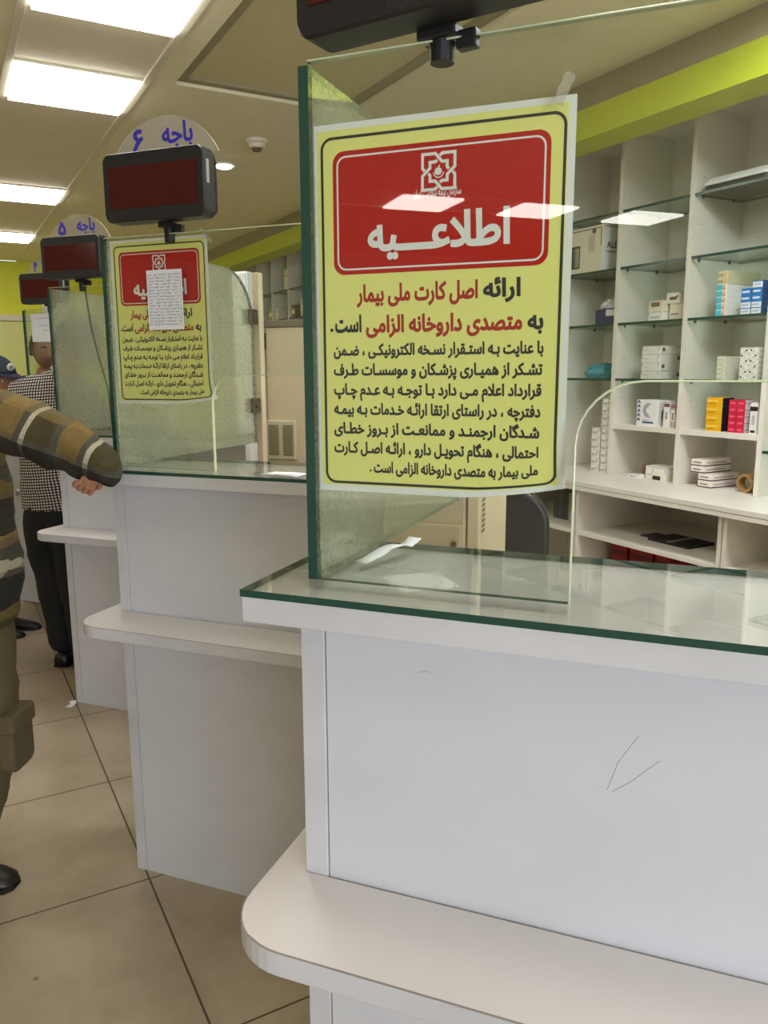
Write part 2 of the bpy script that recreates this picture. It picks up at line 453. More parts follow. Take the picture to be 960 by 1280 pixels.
# ceiling: main slab with the recessed light trough and hatch
room_box('ceiling', S0 - .2, S1 + .2, T0 - .2, T1 + .2, CEIL + .06, CEIL + .18, M_CEIL)
b = MB()                                            # lowered ceiling skin around the trough and the recessed hatch
TR0, TR1 = 0.36, 0.97
HS0, HS1, HT0, HT1 = -3.91, -1.2, 1.07, 1.98
UR0, UR1 = -5.11, -4.53
b.box(S0, S1, T0, UR0, CEIL, CEIL + .06); b.box(S0, S1, UR1, TR0, CEIL, CEIL + .06)
b.box(S0, S1, TR1, HT0, CEIL, CEIL + .06)
b.box(S0, HS0, HT0, HT1, CEIL, CEIL + .06); b.box(HS1, S1, HT0, HT1, CEIL, CEIL + .06)
b.box(S0, S1, HT1, T1, CEIL, CEIL + .06)
struct(b.build('trim_1', M_CEIL, rotz=ROOM))
b = MB()                                            # frame of the recessed ceiling panel
for s0, s1, t0, t1 in ((HS0, HS1, HT0, HT0 + .05), (HS0, HS1, HT1 - .05, HT1), (HS0, HS0 + .05, HT0 + .05, HT1 - .05), (HS1 - .05, HS1, HT0 + .05, HT1 - .05)):
    b.box(s0, s1, t0, t1, CEIL + .015, CEIL + .055)
struct(b.build('trim_2', M_CEILDK, rotz=ROOM, bevel=.004))
b = MB(); b.box(HS0 + .05, HS1 - .05, HT0 + .05, HT1 - .05, CEIL + .03, CEIL + .045)
struct(b.build('trim_3', flat((212, 203, 160), 0.7), rotz=ROOM))
b = MB()                                            # edge rails of the light trough
for t in (TR0, TR1 - .035): b.box(S0, S1, t, t + .035, CEIL - .006, CEIL + .03)
for t in (UR0, UR1 - .035): b.box(S0, S1, t, t + .035, CEIL - .006, CEIL + .03)
struct(b.build('trim_4', M_TRIMW, rotz=ROOM, bevel=.003))
# closing tiles between the lamps
LAMPS_A = [-8.87, -6.71, -4.19, -3.09, -1.98, -0.4, 1.6]
LAMPS_B = [-7.0, -3.0, 1.33, 2.35, 3.38]
b = MB()
def tiles(lamps, t0, t1):
    xs = sorted(lamps); edges = [S0] + [e for c in xs for e in (c - .265, c + .265)] + [S1]
    for i in range(0, len(edges), 2): b.box(edges[i], edges[i + 1], t0, t1, CEIL + .006, CEIL + .02)
tiles(LAMPS_A, TR0 + .035, TR1 - .035); tiles(LAMPS_B, UR0 + .035, UR1 - .035)
struct(b.build('trim_5', flat((236, 226, 204), 0.7), rotz=ROOM))

# lamps
def ceiling_lamp(s, t, label, dt):
    th = thing('ceiling_light', label, 'ceiling light', W(s, t, CEIL), ROOM, 'square ceiling light panels')
    b = MB(); h = .262; hd = dt / 2
    for x0, x1, y0, y1 in ((-h, h, -hd, -hd + .014), (-h, h, hd - .014, hd), (-h, -h + .014, -hd + .014, hd - .014), (h - .014, h, -hd + .014, hd - .014)):
        b.box(x0, x1, y0, y1, -.004, .025)
    b.build('frame', M_TRIMW, th, bevel=.002)
    b = MB(); b.box(-h + .014, h - .014, -hd + .014, hd - .014, -.020, .012); b.build('diffuser', M_LAMP, th)
    return th
names_a = {-3.09: 'bright square ceiling light panel nearest the camera, at the top left corner',
           -4.19: 'bright square ceiling light panel just above the sign numbered six, second from the top',
           -6.71: 'small bright ceiling light panel farther down the row, left of the sign numbered six',
           -8.87: 'farthest small ceiling light panel near the lime far wall'}
for s in LAMPS_A:
    ceiling_lamp(s, (TR0 + TR1) / 2, names_a.get(s, 'square ceiling light panel over the counters, out of the photo, %s' % {-1.98: 'just above the frame', -0.4: 'above the camera', 1.6: 'right of the camera', 3.2: 'nearest the window'}.get(s, 'behind')), TR1 - TR0 - .07)
far_b = ['at the far end', 'fourth from the window wall', 'third from the window wall', 'second from the window wall', 'next to the window wall']
for s, w in zip(LAMPS_B, far_b):
    ceiling_lamp(s, (UR0 + UR1) / 2, 'square ceiling light panel in the second row across the lobby, ' + w, UR1 - UR0 - .07)
# a lamp panel over the staff side, lighting the medicine shelves; unseen lobby lamps are added as brighteners
for s, t, w in ((-1.40, 2.2, 'over the staff side, right of the medicine shelves'), (-9.9, -0.9, 'added near the lime wall to brighten it'), (-7.2, -2.0, 'added to brighten the lobby, second from the lime wall'), (-4.4, -2.0, 'added to brighten the lobby, third from the lime wall')):
    th = thing('ceiling_light', 'square surface ceiling light ' + w, 'ceiling light', W(s, t, CEIL), ROOM, 'square ceiling light panels')
    b = MB(); b.prism(rrect(-.3, .3, -.3, .3, .02), -.04, 0.0); b.build('frame', M_TRIMW, th)
    b = MB(); b.prism(rrect(-.27, .27, -.27, .27, .015), -.046, -.0405); b.build('diffuser', (M_LAMPF if s < -9 else M_LAMP) if t < 0 else M_LAMPS, th)

# smoke detector and downlight
th = thing('smoke_detector', 'small round smoke detector on the ceiling, right of the sign numbered six', 'smoke detector', W(-4.585, 1.717, CEIL), 0)
b = MB(); b.tube([(0, 0, 0), (0, 0, -.018), (0, 0, -.022), (0, 0, -.045)], [.062, .062, .05, .042], 24); b.build('base', M_TRIMW, th, smooth=False)
b = MB(); b.tube([(0, 0, -.045), (0, 0, -.06)], [.03, .024], 20); b.build('sensor_chamber', flat((110, 100, 82), 0.6), th)
th = thing('downlight', 'round ceiling spotlight close to the lime fascia, right of the shelves', 'spotlight', W(-1.62, 2.45, CEIL), 0)
b = MB(); b.tube([(0, 0, 0), (0, 0, -.012)], [.075, .07], 24); b.build('trim_ring', M_TRIMW, th)
b = MB(); b.tube([(0, 0, -.0125), (0, 0, -.03), (0, 0, -.036)], [.053, .05, .03], 20); b.build('bulb', emission('spot_glow', (1, .98, .92), 70), th)
th = thing('downlight', 'small round lit ceiling spotlight beside the sign numbered six', 'spotlight', W(-5.2, 1.72, CEIL), 0)
b = MB()
n = 24; ro, ri = .075, .055
vs = [(r * math.cos(2 * math.pi * k / n), r * math.sin(2 * math.pi * k / n), z) for r, z in ((ro, 0), (ro, -.012), (ri, -.012), (ri, 0)) for k in range(n)]
b.poly(vs, [(i * n + k, i * n + (k + 1) % n, (i + 1) * n + (k + 1) % n, (i + 1) * n + k) for i in range(3) for k in range(n)])
b.build('trim_ring', M_TRIMW, th)
b = MB(); b.tube([(0, 0, -.001), (0, 0, -.02), (0, 0, -.026)], [.053, .05, .03], 20); b.build('bulb', emission('bulb_glow', (1, .97, .9), 14), th)

# lime soffit above the medicine shelves
SOF_T0, SOF_T1, SOF_Z0, SOF_Z1 = 2.72, T1, 2.50, 2.632
room_box('trim_6', S0, S1, SOF_T0, 2.915, SOF_Z0, SOF_Z1, M_LIME)
room_box('trim_7', S0, S1, SOF_T0 + .01, SOF_T1, SOF_Z1, CEIL, M_CEILDK)  # darker ceiling tone paints in the shade above the fascia

# far end: glazed white door and white pillar on the lime wall
b = MB()
b.box(0, .05, -.62, -.55, 0, 2.12); b.box(0, .05, .55, .62, 0, 2.12); b.box(0, .05, -.55, .55, 2.05, 2.12)
b.box(0, .04, -.02, .02, 0.03, 2.05)
dr = struct(b.build('door_1', M_TRIMW, loc=W(S0 + .002, .55, 0), rotz=ROOM))
for y in (-.54, .03):
    b = MB(); b.box(.01, .03, y, y + .5, .03, 2.04); g = b.build('door_leaf', flat((212, 218, 130), .25), dr)
b = MB(); b.tube([(.04, -.06, 1.02), (.075, -.06, 1.05), (.075, -.06, 1.25), (.04, -.06, 1.28)], .012, 10); b.build('door_handle', M_STEEL, dr)
room_box('trim_8', S0 + .02, S0 + .24, 1.18, 1.46, 0, 2.25, M_WHITE)

# ================================================================== COUNTERS
OFFS = [(0, 0), (-1.006, .863), (-2.029, 1.748), (-3.04, 2.62), (-4.055, 3.49)]
X1, Y1, ZT = -0.4766, 0.7684, 1.1993
CW, CD = 0.85, 0.300
PO, PW, PD = 0.0359, 0.0321, 0.0815
SZ, ST = 0.7938, 0.030
GZ = 0.0085
def counter(label):
    th = thing('service_counter', label, 'counter', (X1, Y1, 0), 0, 'row of white service counters')
    b = MB(); b.box(0.001, CW, 0.001, CD, ZT - GZ - .0305, ZT - GZ - .0003); b.build('top_board', M_EDGE, th, bevel=.0015)
    b = MB(); b.box(PO, PO + PW, PD, CD - .002, 0, ZT - GZ - .031); b.build('end_panel', M_EDGE, th, bevel=.001)
    b = MB(); b.box(CW - PO - PW, CW - PO, PD, CD - .002, 0, ZT - GZ - .031); b.build('end_panel', M_EDGE, th, bevel=.001)
    b = MB(); b.box(PO + PW + .0015, CW - PO - PW - .0015, PD + .002, PD + .018, 0, ZT - GZ - .031); b.build('front_panel', M_LAM, th, bevel=.0008)
    # the ledge with rounded front corners, notched around the body
    x0, x1, y0, y1 = PO - .0476, CW - PO + .0476, PD - .1494, PD - .0005
    r = .085; pts = []
    for cx, cy, a0 in ((x0 + r, y0 + r, 180), (x1 - r, y0 + r, 270)):
        for k in range(11):
            a = R(a0 + 9 * k); pts.append((cx + r * math.cos(a), cy + r * math.sin(a)))
    pts += [(x1, CD - .03), (CW - PO + .0005, CD - .03), (CW - PO + .0005, y1), (PO - .0005, y1), (PO - .0005, CD - .03), (x0, CD - .03)]
    b = MB(); b.prism(pts, SZ - ST, SZ, 'xy', 0, 1)
    b.build('ledge', [laminate('ledge_top', (230, 226, 228), .4, .04), M_EDGE], th, bevel=.002)
    b = MB()                                   # thin dark seam left by the edge banding
    q = [(p[0], p[1]) for p in pts[:22]]
    for i in range(len(q) - 1):
        (ax, ay), (bx, by) = q[i], q[i + 1]
        b.poly([(ax, ay, SZ + .0002), (bx, by, SZ + .0002), (bx + (0.5 * (x0 + x1) - bx) * .004, by + .003 * (1 if by < y0 + .01 else .3), SZ + .0003), (ax + (0.5 * (x0 + x1) - ax) * .004, ay + .003 * (1 if ay < y0 + .01 else .3), SZ + .0003)], [(0, 1, 2, 3)])
    b.build('edge_seam', flat((150, 143, 140), .6), th)
    return th
WORDS = ['nearest the camera, with a long rounded ledge', 'under the sign numbered six, where the plaid sleeve leans', 'under the sign numbered five, third from the camera', 'under the sign numbered four, fourth from the camera', 'last in the row, mostly hidden by the others']
c0 = counter('white service counter ' + WORDS[0])
counters = [c0]
for i in range(1, 5): counters.append(dup(c0, (X1 + OFFS[i][0], Y1 + OFFS[i][1], 0), 'white service counter ' + WORDS[i]))

# pen scratches on the nearest front panel
for pth in ([(.415, .985), (.425, 1.02), (.445, 1.055)], [(.42, .984), (.44, 1.00), (.468, 1.03)], [(.19, 1.092), (.20, 1.096), (.208, 1.094)]):
    b = MB(); b.tube([(x, PD + .0019, z) for x, z in pth], .00028, 5)
    b.build('pen_scratch', flat((140, 136, 138), .6), c0)
# glass sheets lying on the counters
def top_sheet(label):
    b = MB(); b.prism([(0, 0), (CW + .01, 0), (CW + .01, CD), (0, CD)], 0, GZ, 'xy', 0, 1)
    o = b.build('glass_countertop', [M_TOPGLASS, M_GEDGE], loc=(X1, Y1, ZT - GZ), bevel=0)
    return tag(o, label, 'countertop', 'glass sheets on the counters')
g0 = top_sheet('green-edged glass sheet lying on the counter nearest the camera')
for i, w in ((1, 'under the plaid sleeve, below the sign numbered six'), (2, 'below the sign numbered five'), (3, 'below the sign numbered four'), (4, 'on the last counter of the row')):
    o = g0.copy(); COL.objects.link(o); o.location = (X1 + OFFS[i][0], Y1 + OFFS[i][1], ZT - GZ); o['label'] = 'green-edged glass countertop ' + w

# glass screens
PX, PY = -0.423, 0.840
PH = 0.581
def screen(label):
    th = thing('glass_screen', label, 'glass screen', (PX, PY, ZT), 0, 'glass screens on the counters')
    cut = .313; r = .067; top = .2385; Wd = 0.80
    pts = [(.012, 0), (cut, 0)]
    for k in range(9):
        a = R(180 - 90 * k / 8); pts.append((cut + r + r * math.cos(a), top - r + r * math.sin(a)))
    pts += [(Wd - r, top), (Wd, top), (Wd, PH), (.012, PH)]
    side = [1] + [2] * (len(pts) - 3) + [1, 2]
    side = [1, 2] + [2] * 9 + [2, 1, 2, 1]
    b = MB(); b.prism(pts, 0, .010, 'xz', 0, side[:len(pts)])
    b.build('front_pane', [M_GLASS, M_GEDGE, M_GLIGHT], th)
    b = MB(); arch = [(pts[i][0], -.0005, pts[i][1]) for i in range(1, 13)]
    b.tube(arch, .0013, 6); b.build('cutout_edge_glint', M_GLIGHT, th)  # pale bead paints a highlight along the cutout
    b = MB(); b.tube([(.012, -.0003, PH), (Wd, -.0003, PH)], .0011, 6); b.build('top_edge_glint', M_GLIGHT, th)  # pale bead paints the bright line of the top edge
    # side pane: runs back from the left edge, back top corner rounded
    D = .735; r = .17
    pts = [(0, 0.0), (D, 0.0)]
    for k in range(11):
        a = R(9 * k); pts.append((D - r + r * math.cos(a), PH - .004 - r + r * math.sin(a)))
    pts += [(0, PH - .004)]
    b = MB(); b.prism(pts, 0, .012, 'yz', 0, [1] * 2 + [1] * 11 + [1])
    tag(b.build('side_pane', [M_DUSTY, M_GEDGE], th), 'dusty green-tinted side pane')
    for z in (.105, .405):
        b = MB(); b.box(-.012, .024, D - .035, D + .012, z, z + .05); b.box(-.006, .018, D - .02, D + .02, z + .01, z + .04)
        b.tube([(-.018, D - .012, z + .025), (.03, D - .012, z + .025)], .009, 12)
        b.build('clamp', M_STEEL, th, bevel=.002)
    return th
s0 = screen('large glass screen holding the big yellow notice, on the nearest counter')
dup(s0, (PX + OFFS[1][0], PY + OFFS[1][1], ZT), 'glass screen with the smaller yellow notice, below the sign numbered six')
dup(s0, (PX + OFFS[2][0], PY + OFFS[2][1], ZT), 'dusty glass screen without a notice, below the sign numbered five')
s3 = dup(s0, (PX + OFFS[3][0], PY + OFFS[3][1], ZT), 'glass screen with a white sheet on it, below the sign numbered four')

for ch in s3.children:                       # the fourth screen's side pane is clean
    if ch.name.startswith('side_pane'):
        ch.material_slots[0].link = 'OBJECT'; ch.material_slots[0].material = M_GLASS
        ch['label'] = 'clean clear side pane'
# slim posts the side panes are clamped to
b = MB(); b.box(-.012, .012, 0, .03, 0, 1.78); b.box(-.012, .04, -.008, .05, 0, .012)
p0 = tag(b.build('support_post', M_BEIGE, loc=(PX + .006, PY + .765, 0), bevel=.002), 'slim cream post behind the large yellow notice', 'post', 'posts behind the glass screens')
for i, w in ((1, 'behind the screen of the sign numbered six'), (2, 'behind the screen of the sign numbered five'), (3, 'behind the screen of the sign numbered four')):
    o = p0.copy(); COL.objects.link(o); o.location = (PX + .006 + OFFS[i][0], PY + .765 + OFFS[i][1], 0); o['label'] = 'slim cream post ' + w

# ================================================================== THE YELLOW NOTICE
PWI, PHE = 0.2906, 0.4092
def poster_bend(p):
    x, y, z = p
    u = x / PWI; v = 1 - z / PHE
    d = max(0.0, (u - .62) / .38 * .5 + (v - .80) / .20 * .5 - .5)
    return (x, y + 0.075 * d * d, z + .016 * d + 0.02 * d * d)
def K(a): return a * 1.0143
def poster(label, loc):
    f = Flat(poster_bend)
    f.grid(0, PWI, 0, PHE, 0, 0, 24, 34)
    f2 = Flat(poster_bend); f2.grid(.0055, PWI - .0075, .0075, PHE - .0065, -.0003, 0, 24, 34)
    # border line
    f3 = Flat(poster_bend)
    def dense(pts, m=6):
        out = []
        for i in range(len(pts)):
            a, c = Vector(pts[i]), Vector(pts[(i + 1) % len(pts)])
            k = max(1, int((c - a).length / .012))
            out += [tuple(a.lerp(c, j / k)) for j in range(k)]
        return out
    f3.stroke(dense(rrect(K(.0115), K(.2765), K(.0105), K(.3885), .012)), .0030, -.0006, 0, True)
    f4 = Flat(poster_bend); f4.fill(rrect(K(.0245), K(.2630), K(.2445), K(.3745), .013), -.0006, 0)
    f5 = Flat(poster_bend); f5.stroke(dense(rrect(K(.0300), K(.2575), K(.2500), K(.3685), .010)), .0020, -.0009, 0, True)
    # interlaced star emblem
    f6 = Flat(poster_bend)
    cx, cz, sz = K(.1462), K(.3445), K(.0385)
    base = [(.10, .47), (.04, .393), (.04, .04), (.405, .04), (.595, .254), (.744, .254), (.744, .403), (.79, .46)]
    for q in range(4):
        pts = base
        for _ in range(q): pts = [(1 - v, u) for u, v in pts]
        f6.stroke([(cx + (u - .5) * sz, cz - (v - .5) * sz) for u, v in pts], sz * .082, -.0009, 0)
    f6.fill([(cx + sz * .105 * math.cos(a) - sz * .01, cz + sz * .10 * math.sin(a)) for a in [2 * math.pi * k / 20 for k in range(20)]], -.0009, 0)
    f6.stroke([(cx, cz + sz * .09), (cx + sz * .025, cz + sz * .16)], sz * .035, -.0009, 0)
    f6.stroke([(cx + sz * .145 * math.cos(a), cz - .01 * sz + sz * .15 * math.sin(a)) for a in [R(185 + 17 * k) for k in range(11)]], sz * .03, -.0009, 0)
    f6.text('سازمان بیمه سلامت ایران', K(.171), K(.3205), K(.053), K(.0105), -.0009, 0, 0.02)
    f6.text('اطلاعـــیه', K(.2235), K(.2690), K(.158), K(.0475), -.0009, 0, .036)
    # headline
    f7 = Flat(poster_bend); f8 = Flat(poster_bend)
    h = K(.0245)
    f8.text('ارائه', K(.236), K(.2155), K(.040), h, -.0006, 0, .040)
    f7.text('اصل کارت ملی بیمار', K(.1905), K(.2150), K(.139), h, -.0006, 0, .040)
    f8.text('به', K(.2605), K(.1815), K(.0165), h, -.0006, 0, .040)
    f8.fill([(K(.0205) + .0021 * math.cos(a), K(.1845) + .0021 * math.sin(a)) for a in [R(45 * k) for k in range(8)]], -.0006, 0)
    f8.fill([(K(.067) + .0013 * math.cos(a), K(.0255) + .0013 * math.sin(a)) for a in [R(45 * k) for k in range(8)]], -.0006, 0)
    f7.text('متصدی داروخانه الزامی', K(.2385), K(.1815), K(.176), h, -.0006, 0, .040)
    f8.text('است', K(.0572), K(.1825), K(.0325), h, -.0006, 0, .040)
    lines = ['با عنایت بـه استـقرار نسـخه الکترونیکـی ، ضـمن', 'تشـکر از همیـاری پزشـکان و موسسـات طـرف',
             'قرارداد اعلام مـی دارد بـا توجـه بـه عـدم چـاپ', 'دفترچه ، در راستای ارتقا ارائـه خـدمات بـه بیمـه',
             'شـدگان ارجمنـد و ممانعـت از بـروز خطـای', 'احتمالی ، هنگام تحویـل دارو ، ارائـه اصـل کـارت']
    for i, s in enumerate(lines):
        f8.text(s, K(.2615 - .0004 * i), K(.1565 - .0221 * i), K(.2390 - .0002 * i), K(.0168), -.0006, 0, .040)
    f8.text('ملی بیمار به متصدی داروخانه الزامی است', K(.259), K(.0240), K(.188), K(.0168), -.0006, 0, .040)
    th = thing('notice_poster', label, 'poster', loc, 0, 'yellow printed notices')
    f.build('backing_sheet', M_POSTW, th, .0004); f2.build('yellow_field', M_POSTY, th); f3.build('border_line', M_INK, th)
    f4.build('red_block', M_POSTR, th); f5.build('white_frame', M_POSTW, th)
    tag(f6.build('title_lettering', M_POSTW, th), 'white title and star emblem'); tag(f7.build('red_lettering', M_REDINK, th), 'red headline lettering')
    tag(f8.build('black_lettering', M_INK, th), 'black lettering')
    return th
def behind(x, z, k=1.0143): return (x * k, 1.45 + (z - 1.45) * k)
px_, pz_ = behind(-.4075, 1.310)
po1 = poster('large yellow notice with a red heading block on the nearest glass screen', (px_, .8532, pz_))
po2 = dup(po1, (-1.410, .863 + .8532, 1.3655), 'smaller yellow notice partly covered by a taped sheet, below the sign numbered six')

# taped prescription sheet on the second screen
def printed_sheet(name, label, cat, loc, w, h, rows, seed, ink=(110, 118, 140), rotz=0):
    rnd = random.Random(seed); th = thing(name, label, cat, loc, rotz)
    f = Flat(); f.grid(0, w, 0, h, 0, 0, 2, 2); f.build('paper', M_PAPER, th, .0003)
    f = Flat()
    for i in range(rows):
        z = h * (.93 - .88 * i / rows); x = w * .06
        f.grid(w * .05, w * .95, z, z + h * .003, -.0005, 0)
        while x < w * .9:
            l = w * rnd.uniform(.05, .16); f.grid(x, min(x + l, w * .94), z - h * .018, z - h * .010, -.0005, 0); x += l + w * rnd.uniform(.02, .1)
    for x in (.05, .3, .62, .95): f.grid(w * x, w * x + w * .006, h * .05, h * .93, -.0005, 0)
    f.build('printed_table', flat(ink, .6), th)
    return th
printed_sheet('paper_sheet', 'white printed table sheet stuck over the smaller yellow notice', 'paper', (-1.291, 1.7015, 1.551), .105, .145, 17, 3)
f_loc = (-3.400, 3.455, 1.607)
th = thing('paper_sheet', 'plain white sheet on the fourth glass screen, above the face behind it', 'paper', f_loc, 0)
f = Flat(); f.grid(0, .15, 0, .15, 0, 0, 2, 2); f.build('paper', M_PAPER, th, .0003)
f = Flat()
for x0, x1, z in ((.03, .12, .125), (.05, .13, .085), (.08, .13, .06)): f.grid(x0, x1, z, z + .002, -.0005, 0)
f.build('printed_line', flat((120, 120, 125), .6), th)

# bits of clear tape
def tape(label, x, y, z, l, ang, w=.012):
    f = Flat(); ca, sa = math.cos(ang), math.sin(ang)
    n = 7; rnd = random.Random(int(x * 1000)); up = []; dn = []
    for k in range(n):
        t = l * k / (n - 1); o = rnd.uniform(-.0015, .0015)
        up.append((t * ca - (w / 2 + o) * sa, t * sa + (w / 2 + o) * ca)); dn.append((t * ca + (w / 2 + o) * sa, t * sa - (w / 2 + o) * ca))
    f.add(up + dn, [(n + i, n + i + 1, i + 1, i) for i in range(n - 1)], 0, 0)
    return tag(f.build('tape_strip', glass('tape_film', (.9, .9, .86), .22, (225, 222, 210)), None, .0003, loc=(x, y, z)), label, 'tape')
tape('crumpled clear tape strip on the second screen, right of the taped sheet', -1.128, 1.7012, 1.787, .046, R(-47), .009)
tape('clear tape strip at the top right corner of the large yellow notice', -.140, .8385, 1.705, .03, R(65), .012)

# ================================================================== LED DISPLAYS WITH NUMBER DISCS
def led_mat():
    m, nt, b = new_mat('led_screen')
    tc = nt.nodes.new('ShaderNodeTexCoord'); v = nt.nodes.new('ShaderNodeTexVoronoi'); v.inputs['Scale'].default_value = 170; v.inputs['Randomness'].default_value = 0
    nt.links.new(tc.outputs['Object'], v.inputs['Vector'])
    lt = nt.nodes.new('ShaderNodeMath'); lt.operation = 'LESS_THAN'; lt.inputs[1].default_value = .33; nt.links.new(v.outputs['Distance'], lt.inputs[0])
    mx = nt.nodes.new('ShaderNodeMix'); mx.data_type = 'RGBA'; mx.inputs[6].default_value = lin((70, 9, 13)); mx.inputs[7].default_value = lin((36, 7, 10))
    nt.links.new(lt.outputs[0], mx.inputs[0]); nt.links.new(mx.outputs[2], b.inputs['Base Color'])
    b.inputs['Roughness'].default_value = .12
    return m
M_LED = led_mat()
def display(label, loc, rotz, digit, wide=1.0, z0=.024):
    """origin: bottom centre of the clamp foot on top of the glass pane"""
    th = thing('led_display', label, 'display', loc, rotz, 'counter number displays')
    w, h, d = .286 * wide, .158, .072
    f_y = -.055
    prof = rrect(-w / 2, w / 2, z0, z0 + h, .018)
    n = len(prof); b = MB()
    def ring(sc, y): return [((x) * sc[0], y, z0 + h / 2 + (z - z0 - h / 2) * sc[1]) for x, z in prof]
    rs = [ring((.985, .97), f_y), ring((1, 1), f_y + .004), ring((1, 1), f_y + .046), ring((.93, .86), f_y + d)]
    vs = [p for r_ in rs for p in r_]
    fs = [(i * n + k, i * n + (k + 1) % n, (i + 1) * n + (k + 1) % n, (i + 1) * n + k) for i in range(3) for k in range(n)]
    fs.append(tuple(range(n))[::-1][::-1]); fs.append(tuple(3 * n + k for k in range(n))[::-1])
    b.poly(vs, fs); hs = b.build('housing', M_BLACK, th)
    b = MB(); sw, sh = .252 * wide, .096
    b.prism([(-sw / 2, z0 + .030), (sw / 2, z0 + .030), (sw / 2, z0 + .030 + sh), (-sw / 2, z0 + .030 + sh)], f_y - .0012, f_y + .002, 'xz')
    tag(b.build('screen', M_LED, th), 'dark red dot-matrix screen')
    b = MB(); b.box(w / 2 - .002, w / 2 + .0012, f_y + .012, f_y + .024, z0 + .075, z0 + .128); b.build('side_port', flat((150, 148, 138), .5), th, bevel=.002)
    b = MB()                                               # clamp: collar, fork and screw
    b.tube([(0, 0.005, -.020), (0, .005, .0), (0, .005, z0 + .003)], [.0125, .0135, .0135], 18)
    b.build('clamp_foot', M_DKRUB, th)
    b = MB(); b.box(-.022, .022, -.012, .022, z0 - .010, z0 + .001); b.box(.018, .040, -.002, .012, z0 - .022, z0 - .004)
    b.build('bracket', M_BLACK, th, bevel=.002)
    if digit:
        r, hh = .169, .094
        a0 = math.asin((r - hh) / r); pts = []
        for k in range(41):
            a = a0 + (math.pi - 2 * a0) * k / 40; pts.append((r * math.cos(a), z0 + h - .004 + r * math.sin(a) - (r - hh)))
        b = MB(); b.prism(pts, .0, .003, 'xz', 0, 1)
        dc = b.build('number_disc', [M_ACRYL, M_GLIGHT], th); tag(dc, 'clear half-round plate with blue lettering')
        f = Flat(); f.text('باجه', .083, z0 + h + .026, .088, .062, -.0008, 0, .03)
        f.build('blue_word', M_BLUEINK, dc)
        f = Flat(); f.text(digit, -.058, z0 + h + .016, {'۶': .034, '۵': .040, '۴': .03}[digit], .068, -.0008, 0, .035)
        f.build('blue_numeral', M_BLUEINK, dc)
    return th
d7 = display('large black display cut off by the top of the photo, over the large yellow notice', (-.262, PY + .005, ZT + PH + .001), R(-10.0), None, 1.0, .010)
f = Flat(); f.text('Mega Pardaz', .03, .017, .06, .010, -.0553, 0, .0, rtl=False); f.build('maker_lettering', flat((50, 49, 53), .4), d7)
display('black display with the blue number six on its clear disc', (-1.2235, 1.708, ZT + PH + .001), 0, '۶')
display('black display with the blue number five on its clear disc', (-2.2785, 2.593, ZT + PH + .001), 0, '۵')
display('black display with the blue number four on its clear disc', (-3.275, 3.465, ZT + PH + .001), 0, '۴')

# ================================================================== MEDICINE SHELVES
TP, TB = 3.06, 3.42
PITCH = .4375; FIRST = -3.062
LEV = [1.400, 1.680, 1.955, 2.230]
WT = 0.900
def shelving(label, s_edges, glass_levels):
    """s_edges: partition positions; local origin at first partition on the worktop"""
    o_s = s_edges[0]; th = thing('wall_shelving', label, 'shelving', W(o_s, TP, WT + .001), ROOM)
    H = 2.60 - WT
    for s in s_edges:
        x = s - o_s
        b = MB(); b.box(x - .012, x + .012, 0, TB - TP - .02, 0, H)
        for zz in range(6):                                  # shelf pin holes
            for yy in (.06, .26):
                for q in (-1, 1):
                    c = (x + q * .0122, yy, .40 + .2 * zz); n = 8
                    b.poly([(c[0], c[1] + .003 * math.cos(2 * math.pi * k / n), c[2] + .003 * math.sin(2 * math.pi * k / n)) for k in range(n)], [tuple(range(n))], 1)
        b.build('partition', [M_SHELF, M_SEAM], th)
    L = s_edges[-1] - o_s
    b = MB(); b.box(-.012, L + .012, TB - TP - .0195, TB - TP, 0, H); b.build('back_panel', M_SHELF, th)
    b = MB(); b.box(-.012, L + .012, -.14, TB - TP - .002, H + .0005, H + .02); b.build('top_board', M_SHELF, th)
    for i in range(len(s_edges) - 1):
        x0, x1 = s_edges[i] - o_s + .0125, s_edges[i + 1] - o_s - .0125
        if i in glass_levels['board']:
            b = MB(); b.box(x0, x1, .002, TB - TP - .02, 1.140 - WT, 1.166 - WT); b.build('bottom_board', M_SHELF, th, bevel=.001)
        for z in glass_levels[i] if i in glass_levels else LEV:
            b = MB(); b.prism([(x0, .004), (x1, .004), (x1, TB - TP - .03), (x0, TB - TP - .03)], z - .0125 - WT, z - WT - .0006, 'xy', 0, 1)
            g = b.build('glass_shelf', [M_SHGLASS, M_GEDGE], th)
            for xx in (x0 + .006, x1 - .006):
                for yy in (.05, .26):
                    if s_edges[0] < -6 : continue
                    p = MB(); p.tube([(xx - .006, yy, z - .017 - WT), (xx + .006, yy, z - .017 - WT)], .004, 8)
                    p.build('shelf_pin', M_STEEL, g)
    return th
edges = [FIRST + PITCH * k for k in range(-3, 5)]
shelving('tall white shelving with green glass shelves and medicine boxes, behind the nearest counter', edges, {'board': [3, 4], 5: [1.10, 1.40, 1.74, 2.06]})
edges2 = [FIRST + PITCH * k for k in range(-14, -7)]
shelving('distant white shelving with glass shelves seen through the second glass screen', edges2, {'board': []})

